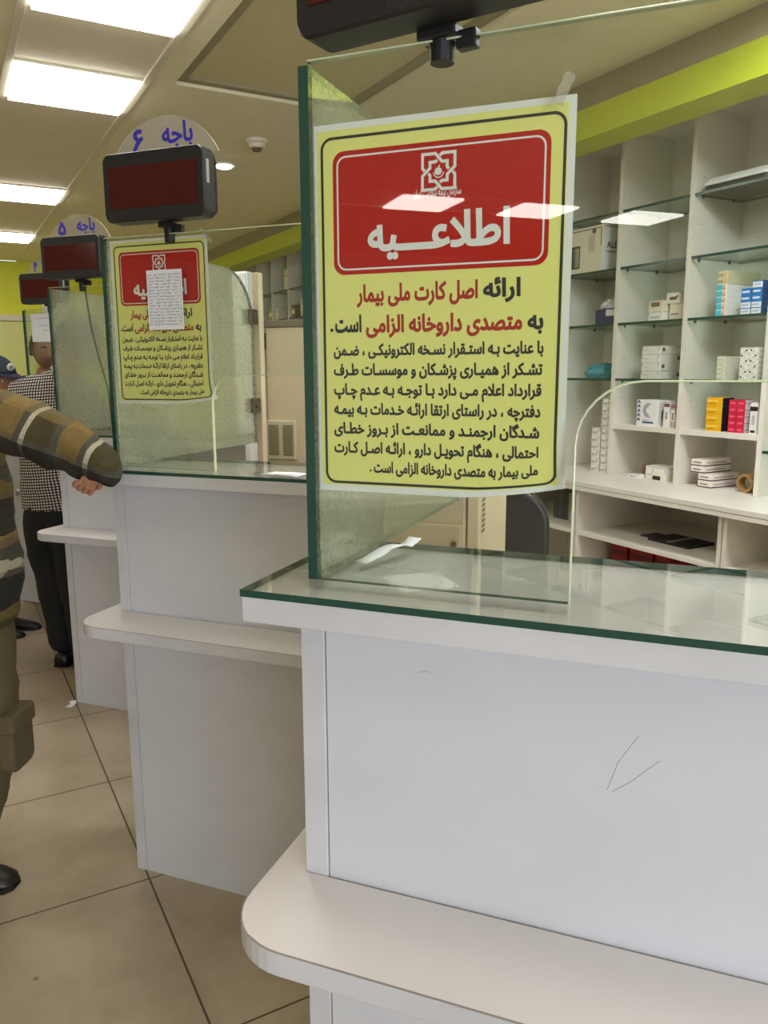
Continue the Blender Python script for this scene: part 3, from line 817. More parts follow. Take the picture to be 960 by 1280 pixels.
# the continuous worktop and open base cabinets
SL, SR = FIRST - 14 * PITCH, FIRST + PITCH * 4
b = MB(); b.box(SL, SR, 2.72, TB, WT - .042, WT)
b.box(SL, SR, 2.7192, 2.7205, WT - .022, WT - .0205, 1)
tag(b.build('worktop', [M_SHELF, M_SEAM], rotz=ROOM, bevel=.0), 'long white worktop running under the medicine shelves', 'worktop')
def base_cab(label, s0, s1, shelf_z, group='open base cabinets'):
    th = thing('base_cabinet', label, 'cabinet', W(s0, 2.75, 0), ROOM, group)
    w = s1 - s0; d = TB - 2.75 - .01; h = WT - .043
    for x in (0.001, w - .019):
        b = MB(); b.box(x, x + .018, 0, d, 0, h); b.build('side_panel', M_SHELF, th, bevel=.001)
    b = MB(); b.box(.0195, w - .0195, d - .016, d, .06, h); b.build('back_panel', M_SHELF, th)
    b = MB(); b.box(.0195, w - .0195, .03, d - .0165, .06, .08); b.box(.0195, w - .0195, .05, .066, 0, .06); b.build('plinth_board', M_SHELF, th)
    b = MB(); b.box(.0195, w - .0195, .004, d - .0165, shelf_z - .02, shelf_z); b.build('shelf', M_SHELF, th, bevel=.001)
    return th
base_cab('open base cabinet with a flat black folder inside, below the medicine shelves', -2.965, -2.105, .645)
base_cab('open base cabinet at the right edge of the photo', -2.10, -1.32, .645)
base_cab('open base cabinet with dark files inside, left of the folder cabinet', -3.75, -2.97, .645)
base_cab('distant base cabinet beneath the far shelving', -8.6, -7.6, .645)

# ---------------- boxes on the shelves
ORD = ['lowest', 'second from the bottom', 'third from the bottom', 'fourth from the bottom', 'fifth from the bottom', 'sixth from the bottom', 'seventh from the bottom', 'eighth from the bottom', 'ninth from the bottom']
def ordw(i, n): return 'topmost' if i == n - 1 and n > 1 else ORD[i]
MATC = {}
def carton(label, s, t, z, w, d, h, base, decals=(), name='medicine_box', cat='medicine box', group=None, rot=0.0, seam=True):
    """small carton, front-left bottom corner at (s,t,z) in the room frame. decals: (face, u0,u1,v0,v1, rgb) in 0..1 of that face"""
    mats = [flat(base, .45)]; b = MB()
    e = .0006; c = min(.0022, w * .04)
    b.prism([(-w / 2 + c, -d / 2), (w / 2 - c, -d / 2), (w / 2, -d / 2 + c), (w / 2, d / 2 - c), (w / 2 - c, d / 2), (-w / 2 + c, d / 2), (-w / 2, d / 2 - c), (-w / 2, -d / 2 + c)], 0.0, h)
    def dec(face, u0, u1, v0, v1, rgb):
        m = flat(rgb, .45)
        if m not in mats: mats.append(m)
        i = mats.index(m)
        if face == 'f': b.box(-w / 2 + u0 * w, -w / 2 + u1 * w, -d / 2 - e, -d / 2 + e, v0 * h, v1 * h, i)
        if face == 'r': b.box(w / 2 - e, w / 2 + e, -d / 2 + u0 * d, -d / 2 + u1 * d, v0 * h, v1 * h, i)
        if face == 't': b.box(-w / 2 + u0 * w, -w / 2 + u1 * w, -d / 2 + v0 * d, -d / 2 + v1 * d, h - e, h + e, i)
    if seam:                                            # tuck-flap slits
        dk = tuple(int(x * .6) for x in base)
        dec('f', .04, .96, .93, .955, dk); dec('f', .03, .06, .55, .93, dk); dec('f', .94, .97, .55, .93, dk)
        dec('r', .03, .97, .95, .97, dk)
    for q in decals: dec(*q)
    loc = W(s + w / 2, t + d / 2, z + .0004)
    o = b.build(name, mats, loc=loc, rotz=ROOM + rot)
    return tag(o, label, cat, group)
GT = 3.085     # front line of things on the upper shelves
wht = (236, 236, 230); crm = (226, 220, 200); gry = (150, 150, 150)
# -- first bay
o = carton('large white carton with ALE lettering on the upper left glass shelf', -3.465, GT, LEV[2], .262, .27, .235, (232, 226, 208),
           [('f', .12, .36, .12, .62, (60, 62, 52)), ('f', .15, .33, .16, .58, (222, 216, 198)), ('f', .60, .78, .45, .82, (206, 196, 176)), ('f', .70, .80, .84, .95, (90, 84, 74)), ('r', 0, 1, 0, .94, (228, 232, 232))], 'carton', 'carton', seam=True)
V, T = text_tris('ALE', .02)
me = bpy.data.meshes.new('box_lettering'); V = np.array(V)
me.from_pydata([(.1319, -.105 + float(x) * .045, .12 + float(y) * .045) for x, y in V], [], [tuple(int(i) for i in t) for t in T]); me.materials.append(M_INK)
lo = bpy.data.objects.new('box_lettering', me); COL.objects.link(lo); lo.parent = o
b = MB()
for k in range(1): b.box(.1312, .1318, -.105 + .013 * k, -.030 + .013 * k, .098, .104)
b.build('small_print', flat((110, 112, 112), .5), o)
o = carton('navy tissue box with a crumpled white bag on it, left bay', -3.235, GT, LEV[1], .14, .12, .075, (38, 44, 92), [('f', .55, .98, .55, .98, (214, 216, 226))], 'tissue_box', 'box', seam=False)
def crumple(name, label, cat, c, rx, ry, rz, seed, mat, flat_base=True):
    rnd = random.Random(seed); b = MB(); b.ball((0, 0, 0), rx, ry, rz, 18, 10)
    vv = []
    for x, y, z in b.v:
        k = 1 + .22 * math.sin(9 * x / rx + seed) * math.cos(7 * y / ry + 2 * seed) + rnd.uniform(-.08, .08)
        z2 = z * k
        vv.append((x * k, y * k, max(z2, -rz * .55) if flat_base else z2))
    mz = min(v[2] for v in vv); b.v = [(x, y, z - mz) for x, y, z in vv]
    return tag(b.build(name, mat, loc=c, rotz=ROOM, smooth=False), label, cat)
crumple('plastic_bag', 'crumpled white bag heaped on the navy box', 'bag', W(-3.165, GT + .06, LEV[1] + .0764), .06, .05, .035, 2, flat((214, 212, 224), .35))
crumple('plastic_package', 'flat teal plastic package on the lowest glass shelf of the left bay', 'package', W(-3.27, GT + .13, LEV[0]), .135, .10, .048, 5, flat((60, 150, 165), .3))
for ci, (s, n, w, lab) in enumerate(((-3.150, 10, .060, 'right-hand'), (-3.222, 6, .060, 'left-hand'))):
    for i in range(n):
        carton('small white box, %s in the %s stack on the worktop' % (ordw(i, n), lab), s, GT - .005 + .003 * (i % 2), WT + .0395 * i, w, .08, .039, (236, 234, 224),
               [('f', .1, .55, .15, .5, (186, 184, 176)), ('f', .62, .9, .2, .7, (206, 204, 196)), ('r', .1, .6, .2, .5, (190, 188, 180))], group='small white boxes stacked on the worktop')
# -- second bay
pk = lambda *a, **k: carton(*a, **k)
carton('cream carton lying lowest of the left pair, second bay', -2.870, GT, LEV[1], .088, .15, .042, wht, [('f', .15, .8, .25, .5, (196, 194, 186))], 'carton', 'carton')
carton('brown-marked carton on top of the left pair, second bay', -2.872, GT, LEV[1] + .0428, .090, .14, .052, crm, [('f', .2, .8, .45, .85, (126, 100, 74))], 'carton', 'carton')
carton('tall cream carton lying under the arrow-marked carton, second bay', -2.768, GT + .03, LEV[1], .115, .13, .078, crm, [('f', .1, .5, .3, .4, (150, 140, 120))], 'carton', 'carton')
carton('arrow-marked cream carton resting topmost in the second bay', -2.790, GT + .03, LEV[1] + .0788, .085, .13, .05, (232, 226, 210), [('f', .25, .75, .3, .6, (110, 86, 62)), ('f', .72, .86, .55, .7, (110, 86, 62))], 'carton', 'carton')
for i in range(4):
    carton('flat white box, %s in the stack of four, second bay' % ordw(i, 4), -2.900 + .003 * (i % 2), GT, LEV[0] + .0402 * i, .118, .20, .0395, (232, 230, 222),
           [('r', .06, .16, .3, .75, (92, 90, 88)) if i in (1, 3) else ('r', .62, .72, .3, .75, (92, 90, 88)), ('f', .06, .4, .4, .5, (200, 198, 190))], group='flat white boxes in the second bay')
# coiled white cable lying against the lowest flat box
BD = 1.1664
o = carton('white box with blue chevrons and a curved emblem on the wooden board', -2.912, GT, BD, .135, .09, .13, (240, 240, 240),
           [('f', .30, .82, .10, .17, (64, 84, 128)), ('f', .30, .60, .20, .23, (140, 150, 170)), ('r', .05, .95, .05, .9, (222, 222, 220)), ('r', .3, .7, .25, .6, (150, 150, 150))], seam=False)
f = Flat()
for k in range(5):
    z = .025 + .022 * k
    f.stroke([(-.060, z), (-.052, z + .012), (-.044, z)], .006, -.0462, 0)
f.build('blue_chevrons', flat((34, 48, 120), .4), o)
f = Flat()
for r_, a0, a1 in ((.034, 70, 290), (.027, 80, 280), (.020, 95, 265)):
    f.stroke([(.012 + r_ * math.cos(R(a0 + (a1 - a0) * k / 14)), .078 + r_ * math.sin(R(a0 + (a1 - a0) * k / 14))) for k in range(15)], .0035, -.0462, 0)
f.build('curved_emblem', flat((110, 120, 150), .4), o)
for i, (s, w, hh, c, dcol, wd) in enumerate(((-2.740, .040, .128, (238, 234, 230), (120, 70, 60), 'with a brown label'), (-2.697, .030, .122, (196, 180, 174), (150, 110, 104), 'of dull pink'), (-2.664, .026, .124, (226, 222, 216), (110, 104, 100), 'with a grey edge'))):
    carton('slim upright box %s beside the chevron box' % wd, s, GT, BD, w, .075, hh, c, [('f', .15, .85, .25, .7, (246, 244, 240)), ('f', .1, .9, .78, .9, dcol), ('f', .3, .7, .3, .6, dcol)])
carton('long white box with a black label standing on the worktop, second bay', -2.79, GT, WT, .088, .19, .066, (234, 232, 224), [('f', .06, .62, .04, .34, (40, 40, 42)), ('r', .2, .8, .5, .54, (190, 188, 180))])
carton('small white box left of the black-labelled box on the worktop', -2.852, GT + .02, WT, .055, .10, .066, (238, 236, 228), [('f', .2, .8, .3, .4, (190, 188, 180))])
b = MB(); b.tube([(0, 0, 0), (0, 0, .062)], [.026, .024], 16); b.tube([(0, 0, .062), (0, 0, .07)], [.02, .018], 16)
tag(b.build('bottle', flat((110, 88, 60), .4), loc=W(-2.885, GT + .07, WT)), 'small brown bottle left of the white boxes on the worktop', 'bottle')
carton('tiny flat white box lying before the brown bottle', -2.925, GT - .03, WT, .075, .045, .02, (240, 240, 236), [('f', .2, .7, .3, .6, (170, 170, 166))])
# -- third bay
for i in range(7):
    top2 = i >= 5
    carton(('beige' if top2 else 'cyan and white') + ' box, %s in the tall third-bay stack' % ordw(i, 7), -2.478, GT, LEV[1] + .0278 * i, .050 if not top2 else .052, .19 if not top2 else .225, .0272,
           (238, 238, 234) if not top2 else (214, 208, 172),
           ([('f', .02, .62, .05, .9, (70, 196, 222)), ('f', .66, .9, .1, .5, (238, 150, 70)), ('f', .70, .95, .5, .9, (242, 200, 150))] if not top2 else [('f', .1, .6, .2, .6, (170, 160, 120)), ('f', .7, .95, .1, .9, (236, 190, 130))]) , group='boxes in the tall stack of the third bay', seam=False)
for ci, (s, n) in enumerate(((-2.350, 4), (-2.298, 5))):
    for i in range(n):
        blue = (i >= 2)
        carton('blue and white box, %s in the %s blue column' % (ordw(i, n), ('left', 'right')[ci]), s, GT, LEV[1] + .0275 * i, .050, .085, .027, (30, 128, 210) if blue and not (ci == 1 and i == 4) else (238, 240, 244),
               [('r', 0, 1, 0, 1, (28, 84, 150)), ('f', .12, .8, .3, .6, (225, 236, 246) if blue and not (ci == 1 and i == 4) else (180, 196, 220)), ('f', 0, 1, .86, 1, (30, 128, 210))], group='blue boxes of the third bay', seam=False)
for i in range(5):
    carton('pale cream box, %s in the low stack of the third bay' % ordw(i, 5), -2.452, GT, LEV[0] + .0208 * i, .040, .16, .0204, (236, 234, 216), [('f', .1, .8, .2, .35, (188, 180, 130)), ('r', .05, .95, .4, .5, (206, 206, 200))], group='pale cream boxes of the third bay')
for ci in range(2):
    for i in range(6):
        carton('dotted white box, %s in the %s dotted column' % (ordw(i, 6), ('left', 'right')[ci]), -2.334 + .045 * ci, GT, LEV[0] + .0232 * i, .0445, .075, .0228, (242, 240, 234),
               [('f', .15 + .5 * ((i + ci) % 2), .32 + .5 * ((i + ci) % 2), .3, .65, (34, 32, 32)), ('f', .45, .6, .15, .3, (150, 148, 144)), ('r', .1, .9, .2, .4, (196, 194, 190))], group='dotted white boxes of the third bay')
for i in range(4):
    carton('yellow and black box, %s in the yellow stack on the board' % ordw(i, 4), -2.492, GT, BD + .0382 * i, .088, .075, .0372, (240, 186, 24),
           [('r', 0, 1, 0, 1, (30, 28, 28)), ('f', .06, .72, .50, .72, (250, 212, 90)), ('f', .1, .6, .2, .35, (214, 140, 20))], group='yellow boxes on the board', seam=False)
for i in range(5):
    carton('crimson box, %s in the crimson stack on the board' % ordw(i, 5), -2.372, GT, BD + .0292 * i, .086, .075, .0286, (214, 34, 74),
           [('r', 0, 1, 0, 1, (214, 204, 204)), ('r', 0, 1, .4, .55, (120, 110, 112)), ('f', .47, .49, 0, 1, (150, 18, 46)), ('f', .1, .38, .35, .6, (236, 110, 136)), ('f', .6, .88, .35, .6, (236, 110, 136))], group='crimson boxes on the board', seam=False)
carton('tall narrow white box with dark bands right of the crimson stack', -2.262, GT, BD, .036, .05, .135, (242, 240, 238), [('f', 0, 1, .74, .88, (44, 36, 40)), ('f', .2, .8, .04, .12, (44, 36, 40)), ('f', .3, .7, .3, .6, (200, 190, 190))], seam=False)
for k, (s, i, lab) in enumerate(((-2.512, 0, 'lowest'), (-2.512, 1, 'second from the bottom'), (-2.556, 2, 'third from the bottom'), (-2.556, 3, 'topmost'))):
    carton('dark-striped white box, %s in the pile of four' % lab, s, GT, WT + .0325 * i, .075, .19, .032, (238, 232, 226),
           [('f', 0, 1, .05, .2, (70, 40, 62)), ('r', 0, 1, .05, .2, (70, 40, 62)), ('r', .1, .8, .45, .6, (170, 150, 160)), ('f', .15, .75, .45, .65, (150, 130, 140))], group='striped boxes on the worktop', seam=False)
b = MB(); n = 24
vs = [(r_ * math.cos(2 * math.pi * k / n), y, .042 + r_ * math.sin(2 * math.pi * k / n)) for r_, y in ((.042, 0), (.042, .045), (.03, .045), (.03, 0)) for k in range(n)]
b.poly(vs, [(i * n + k, ((i + 1) % 4) * n + k, ((i + 1) % 4) * n + (k + 1) % n, i * n + (k + 1) % n) for i in range(4) for k in range(n)])
tag(b.build('tape_roll', flat((160, 124, 70), .35), loc=W(-2.285, GT + .03, WT), rotz=ROOM), 'brown roll of tape standing at the right end of the worktop bay', 'tape roll')
th = thing('plastic_tray', 'white plastic tray lying on the top glass shelf of the third bay', 'tray', W(-2.42, TP + .16, LEV[3]), ROOM)
b = MB(); b.prism(rrect(-.165, .165, -.14, .14, .03), 0.0, .022); b.build('base', flat((44, 44, 46), .5), th)
b = MB()
pr = rrect(-.172, .172, -.148, .148, .035); n = len(pr)
vs = [(x, y, .022) for x, y in pr] + [(x, y, .034) for x, y in pr] + [(x * .86, y * .84, .055) for x, y in pr]
b.poly(vs, [(i * n + k, i * n + (k + 1) % n, (i + 1) * n + (k + 1) % n, (i + 1) * n + k) for i in range(2) for k in range(n)] + [tuple(2 * n + k for k in range(n)), tuple(range(n))[::-1]])
b.build('lid', flat((226, 228, 228), .35), th)
# -- base cabinets
th = thing('folder', 'flat black and grey folder lying on the base cabinet shelf', 'folder', W(-2.50, 2.98, .645), ROOM)
b = MB(); b.prism(rrect(-.12, .12, -.09, .09, .006), 0, .012); b.build('cover', flat((28, 28, 30), .5), th)
b = MB(); b.box(-.01, .012, -.088, .088, .012, .0135); b.build('spine_strip', flat((170, 168, 164), .5), th)
b = MB(); b.box(-.20, -.122, -.05, .06, 0, .006); b.build('loose_page', flat((70, 70, 72), .5), th)
for i, (s, w) in enumerate(((-2.86, .105), (-2.735, .14), (-2.575, .085))):
    carton('dark red box, %s of the three under the base cabinet shelf' % ('leftmost', 'middle', 'rightmost')[i], s, 2.90, .081, w, .2, .50, (150, 20, 26),
           [('f', .05, .95, .9, .93, (110, 12, 18)), ('f', .2, .8, .5, .7, (206, 190, 180))], 'carton', 'carton', group='dark red boxes in the base cabinet')
rnd = random.Random(4)
x = -3.30
for i, (w, h, c, nm) in enumerate(((.035, .17, (40, 44, 50), 'black'), (.03, .18, (60, 74, 100), 'slate blue'), (.04, .165, (38, 38, 42), 'thick black'), (.028, .15, (150, 152, 156), 'grey'))):
    th = thing('file_binder', '%s binder standing in the left base cabinet' % nm, 'binder', W(x, 2.90, .645), ROOM, 'binders in the left cabinet')
    b = MB(); b.box(0, w, 0, .003, 0, h); b.box(0, .003, .003, .22, 0, h); b.box(w - .003, w, .003, .22, 0, h); b.build('cover', flat(c, .5), th, bevel=.0008)
    b = MB(); b.box(.004, w - .004, .006, .214, .004, h - .006); b.build('paper_block', M_PAPER, th)
    x += w + .004
for i in range(3):
    carton('white form pad, %s in the small pile beside the binders' % ordw(i, 3), -3.13, 2.86, .645 + .021 * i, .12, .16, .02, (206, 208, 212), [('f', .05, .95, .3, .4, (120, 122, 130))], 'form_pad', 'pad', group='form pads in the left cabinet')
# -- far shelving: a few bottles and boxes
for i, (s, z, c, w, h, nm) in enumerate(((-7.20, LEV[2], (214, 206, 190), .11, .17, 'cream'), (-7.42, LEV[2], (120, 100, 60), .09, .12, 'brown'), (-7.60, LEV[3], (226, 226, 214), .1, .2, 'pale'), (-8.05, LEV[2], (150, 158, 140), .12, .14, 'green-grey'), (-7.85, LEV[2], (230, 226, 214), .08, .12, 'white'), (-7.15, LEV[3], (150, 60, 50), .12, .1, 'red-brown'), (-8.40, LEV[1], (90, 90, 84), .16, .16, 'dark grey'), (-8.10, LEV[1], (206, 200, 180), .12, .13, 'ivory'))):
    carton('%s box on the distant shelving seen through the second screen' % nm, s, GT, z, w, .12, h, c, [('f', .1, .9, .3, .6, (236, 232, 220)), ('f', .1, .9, .65, .72, (200, 160, 40))], group='boxes on the distant shelving')

# ================================================================== STAFF SIDE FURNITURE
th = thing('office_cabinet', 'beige office cabinet with keyhole and side vents behind the nearest counter', 'cabinet', (-.618, 1.60, 0), 0)
b = MB(); b.box(0, .185, 0, .41, 0.02, 1.24); b.build('body', M_BEIGE, th, bevel=.004)
b = MB(); b.box(.004, .181, -.016, -.0005, .84, 1.125); b.build('drawer', M_BEIGE, th, bevel=.003)
b = MB(); b.box(.004, .181, -.016, -.0005, .54, .832); b.build('drawer', M_BEIGE, th, bevel=.003)
b = MB(); b.tube([(.166, -.022, 1.085), (.166, -.0155, 1.085)], .006, 14); b.box(.1648, .1672, -.0235, -.0215, 1.08, 1.09); b.build('lock', M_STEEL, th)
b = MB()
for k in range(11): b.box(.1855, .1875, .07, .17, 1.08 + .012 * k, 1.086 + .012 * k)
b.build('vent_grille', flat((120, 108, 86), .5), th)
b = MB(); b.box(.01, .175, .02, .39, 0, .02)
b.build('plinth', M_DKRUB, th)
# beige storage cabinet behind the second counter
th = thing('office_cabinet', 'tall beige cabinet with a framed vent behind the second counter', 'cabinet', (-1.44, 2.56, 0), 0)
b = MB(); b.box(0, .50, 0, .30, .02, 1.60); b.build('body', M_BEIGE, th, bevel=.003)
b = MB(); b.box(-.004, .504, -.004, .304, 1.6005, 1.625); b.build('top_board', flat((120, 112, 96), .4), th, bevel=.002)
b = MB(); b.box(.0, .115, -.012, -.0005, 1.13, 1.27); b.build('vent_frame', flat((206, 198, 174), .45), th, bevel=.003)
for x in (.008, .066):
    b = MB(); b.box(x, x + .041, -.0145, -.0125, 1.145, 1.255)
    for k in range(9): b.box(x + .003, x + .038, -.0165, -.0148, 1.149 + .0115 * k, 1.153 + .0115 * k)
    b.build('vent_slats', flat((146, 136, 108), .5), th)
b = MB(); b.box(.0, .50, .004, .296, 0, .02); b.build('plinth', M_DKRUB, th)
# white upright cabinet seen past the rounded pane
th = thing('tall_unit', 'tall narrow white unit behind the rounded side pane of the second screen', 'cabinet', (-2.02, 3.30, 0), 0)
b = MB(); b.box(0, .075, 0, .05, .03, 1.90); b.build('body', M_WHITE, th, bevel=.004)
b = MB(); b.box(.003, .072, -.015, -.0005, .05, 1.89); b.build('door', M_WHITE, th, bevel=.003)
b = MB(); b.box(.005, .07, .005, .045, 0, .03); b.build('plinth', M_DKRUB, th)

# office chair behind the nearest counter
th = thing('office_chair', 'black office chair with rounded back behind the nearest counter', 'chair', (-.60, 2.34, 0), R(10))
b = MB(); pr = rrect(-.225, .225, .50, 1.10, .12, 8); b.prism(pr, -.03, .03, 'xz'); b.build('backrest', M_BLACK, th, bevel=.015, seg=3)
b = MB(); b.prism(rrect(-.23, .23, .05, .52, .08, 8), .44, .51); b.build('seat', M_BLACK, th, bevel=.018, seg=3)
b = MB(); b.tube([(0, .02, .56), (0, .06, .44), (0, .25, .43)], .022, 10); b.tube([(0, .27, .09), (0, .27, .44)], .026, 12); b.build('column', M_DKRUB, th)
for k in range(5):
    a = 2 * math.pi * k / 5
    b = MB(); c = (0 + .27 * math.cos(a), .27 + .27 * math.sin(a)); b.tube([(0, .27, .11), (c[0], c[1], .07)], [.022, .014], 8)
    lg = b.build('leg', M_DKRUB, th)
    b = MB(); b.tube([(c[0] - .012 * math.sin(a), c[1] + .012 * math.cos(a), .027), (c[0] + .012 * math.sin(a), c[1] - .012 * math.cos(a), .027)], .026, 14); b.build('caster', M_DKRUB, lg)

# white panel closing the gap left of the fourth counter
th = thing('side_gate', 'white panel closing the gap left of the fourth counter, behind the checked shirt', 'gate', (-4.055, 3.66, 0), 0)
b = MB(); b.box(0, .50, 0, .02, .03, 1.02); b.build('panel', M_LAM, th, bevel=.001)
b = MB(); b.box(.4995, .53, -.006, .026, 0, 1.05); b.build('post', M_EDGE, th, bevel=.001)
b = MB(); b.box(0, .4992, -.004, .024, 1.0205, 1.045); b.build('cap_rail', M_EDGE, th, bevel=.001)
# papers on the counters
f = Flat(); f.v = []
V = []
def slip(label, loc, rotz, w, l, fold):
    b = MB(); n = 8; vs = []
    for i in range(n + 1):
        y = l * i / n; z = fold * math.sin(math.pi * i / n) ** 2 * .012 + .0008 + (.006 * max(0, i - 6))
        x = .012 * math.sin(2.2 * i / n)
        vs += [(x, y, z), (x + w, y, z + .0015 * (i % 2))]
    b.poly(vs, [(2 * i, 2 * i + 1, 2 * i + 3, 2 * i + 2) for i in range(n)])
    o = b.build('paper_slip', M_PAPER, loc=loc, rotz=rotz, smooth=True)
    s = o.modifiers.new('solid', 'SOLIDIFY'); s.thickness = .0004
    return tag(o, label, 'paper')
slip('curled white paper slip on the nearest glass countertop, left of the notice', (-.404, .935, ZT + .0006), R(-12), .022, .125, 1.0)
slip('white paper lying on the second glass countertop, beside the cutout', (-.96, 1.735, ZT + .0006), R(-100), .06, .16, .3)
o = slip('torn white paper scrap on the floor tiles, left of the third counter', (-2.475, 2.53, 0.0005), R(30), .028, .045, .2)
# grey power cable hanging behind the third screen
b = MB(); b.tube([(-2.275, 2.605, 1.775), (-2.262, 2.612, 1.62), (-2.235, 2.614, 1.50), (-2.20, 2.614, 1.38), (-2.19, 2.614, 1.203)], .003, 8)
tag(b.build('cable', flat((90, 92, 84), .5), smooth=True), 'thin grey cable hanging from the display numbered five', 'cable')

# ================================================================== PEOPLE
def skin_mesh(name, verts, edges, radii, mat, parent, sub=2, root=0):
    me = bpy.data.meshes.new(name); me.from_pydata([tuple(v) for v in verts], edges, []); me.update()
    o = bpy.data.objects.new(name, me); COL.objects.link(o)
    sk = o.modifiers.new('skin', 'SKIN'); sk.use_smooth_shade = True
    layer = me.skin_vertices[0] if me.skin_vertices else None
    if layer is None:
        bpy.context.view_layer.objects.active = o
        me.skin_vertices.new() if hasattr(me.skin_vertices, 'new') else None
        layer = me.skin_vertices[0]
    for i, r_ in enumerate(radii):
        layer.data[i].radius = (r_, r_) if not isinstance(r_, tuple) else r_
        layer.data[i].use_root = (i == root)
    if sub:
        s = o.modifiers.new('sub', 'SUBSURF'); s.levels = sub; s.render_levels = sub
    dg = bpy.context.evaluated_depsgraph_get(); bpy.context.view_layer.update()
    if name in ('jacket', 'shirt', 'trousers'):
        tx = bpy.data.textures.get('cloth_wrinkles') or bpy.data.textures.new('cloth_wrinkles', 'CLOUDS'); tx.noise_scale = .075; tx.noise_depth = 2
        dm = o.modifiers.new('wrinkles', 'DISPLACE'); dm.texture = tx; dm.strength = .035 if name == 'jacket' else .022; dm.mid_level = .5; dm.texture_coords = 'LOCAL'
        dg = bpy.context.evaluated_depsgraph_get(); bpy.context.view_layer.update()
    m2 = bpy.data.meshes.new_from_object(o.evaluated_get(dg)); m2.name = name
    bpy.data.objects.remove(o)
    m2.materials.clear(); m2.materials.append(mat)
    m2.polygons.foreach_set('use_smooth', [True] * len(m2.polygons))
    o = bpy.data.objects.new(name, m2); COL.objects.link(o)
    if parent is not None: o.parent = parent
    return o
class Skel:
    def __init__(self): self.v = []; self.e = []; self.r = []
    def add(self, p, r_, link=None):
        self.v.append(tuple(p)); self.r.append(r_)
        if link is not None: self.e.append((link, len(self.v) - 1))
        return len(self.v) - 1
    def chain(self, pts, link=None):
        for p, r_ in pts: link = self.add(p, r_, link)
        return link
    def build(self, name, mat, parent, sub=None): return skin_mesh(name, self.v, self.e, self.r, mat, parent, sub or (3 if name in ('jacket', 'shirt', 'trousers') else 2))

def skin_mat():
    m, nt, b = new_mat('skin')
    n = nt.nodes.new('ShaderNodeTexNoise'); n.inputs['Scale'].default_value = 30
    rp = nt.nodes.new('ShaderNodeValToRGB'); rp.color_ramp.elements[0].color = lin((158, 106, 80)); rp.color_ramp.elements[1].color = lin((190, 138, 110))
    nt.links.new(n.outputs['Fac'], rp.inputs[0]); nt.links.new(rp.outputs[0], b.inputs['Base Color']); b.inputs['Roughness'].default_value = .5
    return m
M_SKIN = skin_mat()
M_HAIR = flat((34, 26, 22), .6)

def plaid_mat():
    """wide olive, black and mustard bands with narrow pale stripes, in the jacket's own coordinates"""
    m, nt, b = new_mat('plaid_flannel')
    tc = nt.nodes.new('ShaderNodeTexCoord')
    ax = Vector((.908, .222, -.361)).normalized(); pp = (Vector((0, 0, 1)) - ax * ax.z).normalized()
    def dot(v):
        d = nt.nodes.new('ShaderNodeVectorMath'); d.operation = 'DOT_PRODUCT'; d.inputs[1].default_value = v
        nt.links.new(tc.outputs['Object'], d.inputs[0]); return d.outputs['Value']
    def band(out, period, off, stops):
        a = nt.nodes.new('ShaderNodeMath'); a.operation = 'MULTIPLY_ADD'; a.inputs[1].default_value = 1 / period; a.inputs[2].default_value = off; nt.links.new(out, a.inputs[0])
        fr = nt.nodes.new('ShaderNodeMath'); fr.operation = 'FRACT'; nt.links.new(a.outputs[0], fr.inputs[0])
        rp = nt.nodes.new('ShaderNodeValToRGB'); rp.color_ramp.interpolation = 'CONSTANT'
        el = rp.color_ramp.elements
        el[0].position = 0; el[0].color = stops[0][1]; el[1].position = stops[1][0]; el[1].color = stops[1][1]
        for p, c in stops[2:]: e = el.new(p); e.color = c
        nt.links.new(fr.outputs[0], rp.inputs[0]); return rp
    PA, PB = .14, .60
    yel, olv, blk, gr, pale = lin((122, 100, 50)), lin((64, 56, 26)), lin((22, 22, 19)), lin((72, 70, 62)), lin((186, 178, 158))
    al = lambda c, a: c[:3] + (a,)
    A = band(dot(ax), .165, PA, [(0, olv), (.34, gr), (.44, yel), (.80, gr), (.90, pale), (.975, olv)])
    B = band(dot(pp), .19, PB, [(0, al(blk, .9)), (.40, al(gr, .6)), (.48, al(olv, .25)), (.80, al(yel, .5)), (.95, al(blk, .9))])
    mx = nt.nodes.new('ShaderNodeMix'); mx.data_type = 'RGBA'
    nt.links.new(B.outputs['Alpha'], mx.inputs[0])
    nt.links.new(A.outputs[0], mx.inputs[6]); nt.links.new(B.outputs[0], mx.inputs[7])
    wv = nt.nodes.new('ShaderNodeTexNoise'); wv.inputs['Scale'].default_value = 260; nt.links.new(tc.outputs['Object'], wv.inputs['Vector'])
    mul = nt.nodes.new('ShaderNodeMix'); mul.data_type = 'RGBA'; mul.blend_type = 'OVERLAY'; mul.inputs[0].default_value = .35
    nt.links.new(mx.outputs[2], mul.inputs[6]); nt.links.new(wv.outputs['Fac'], mul.inputs[7]); nt.links.new(mul.outputs[2], b.inputs['Base Color'])
    b.inputs['Roughness'].default_value = .85
    return m
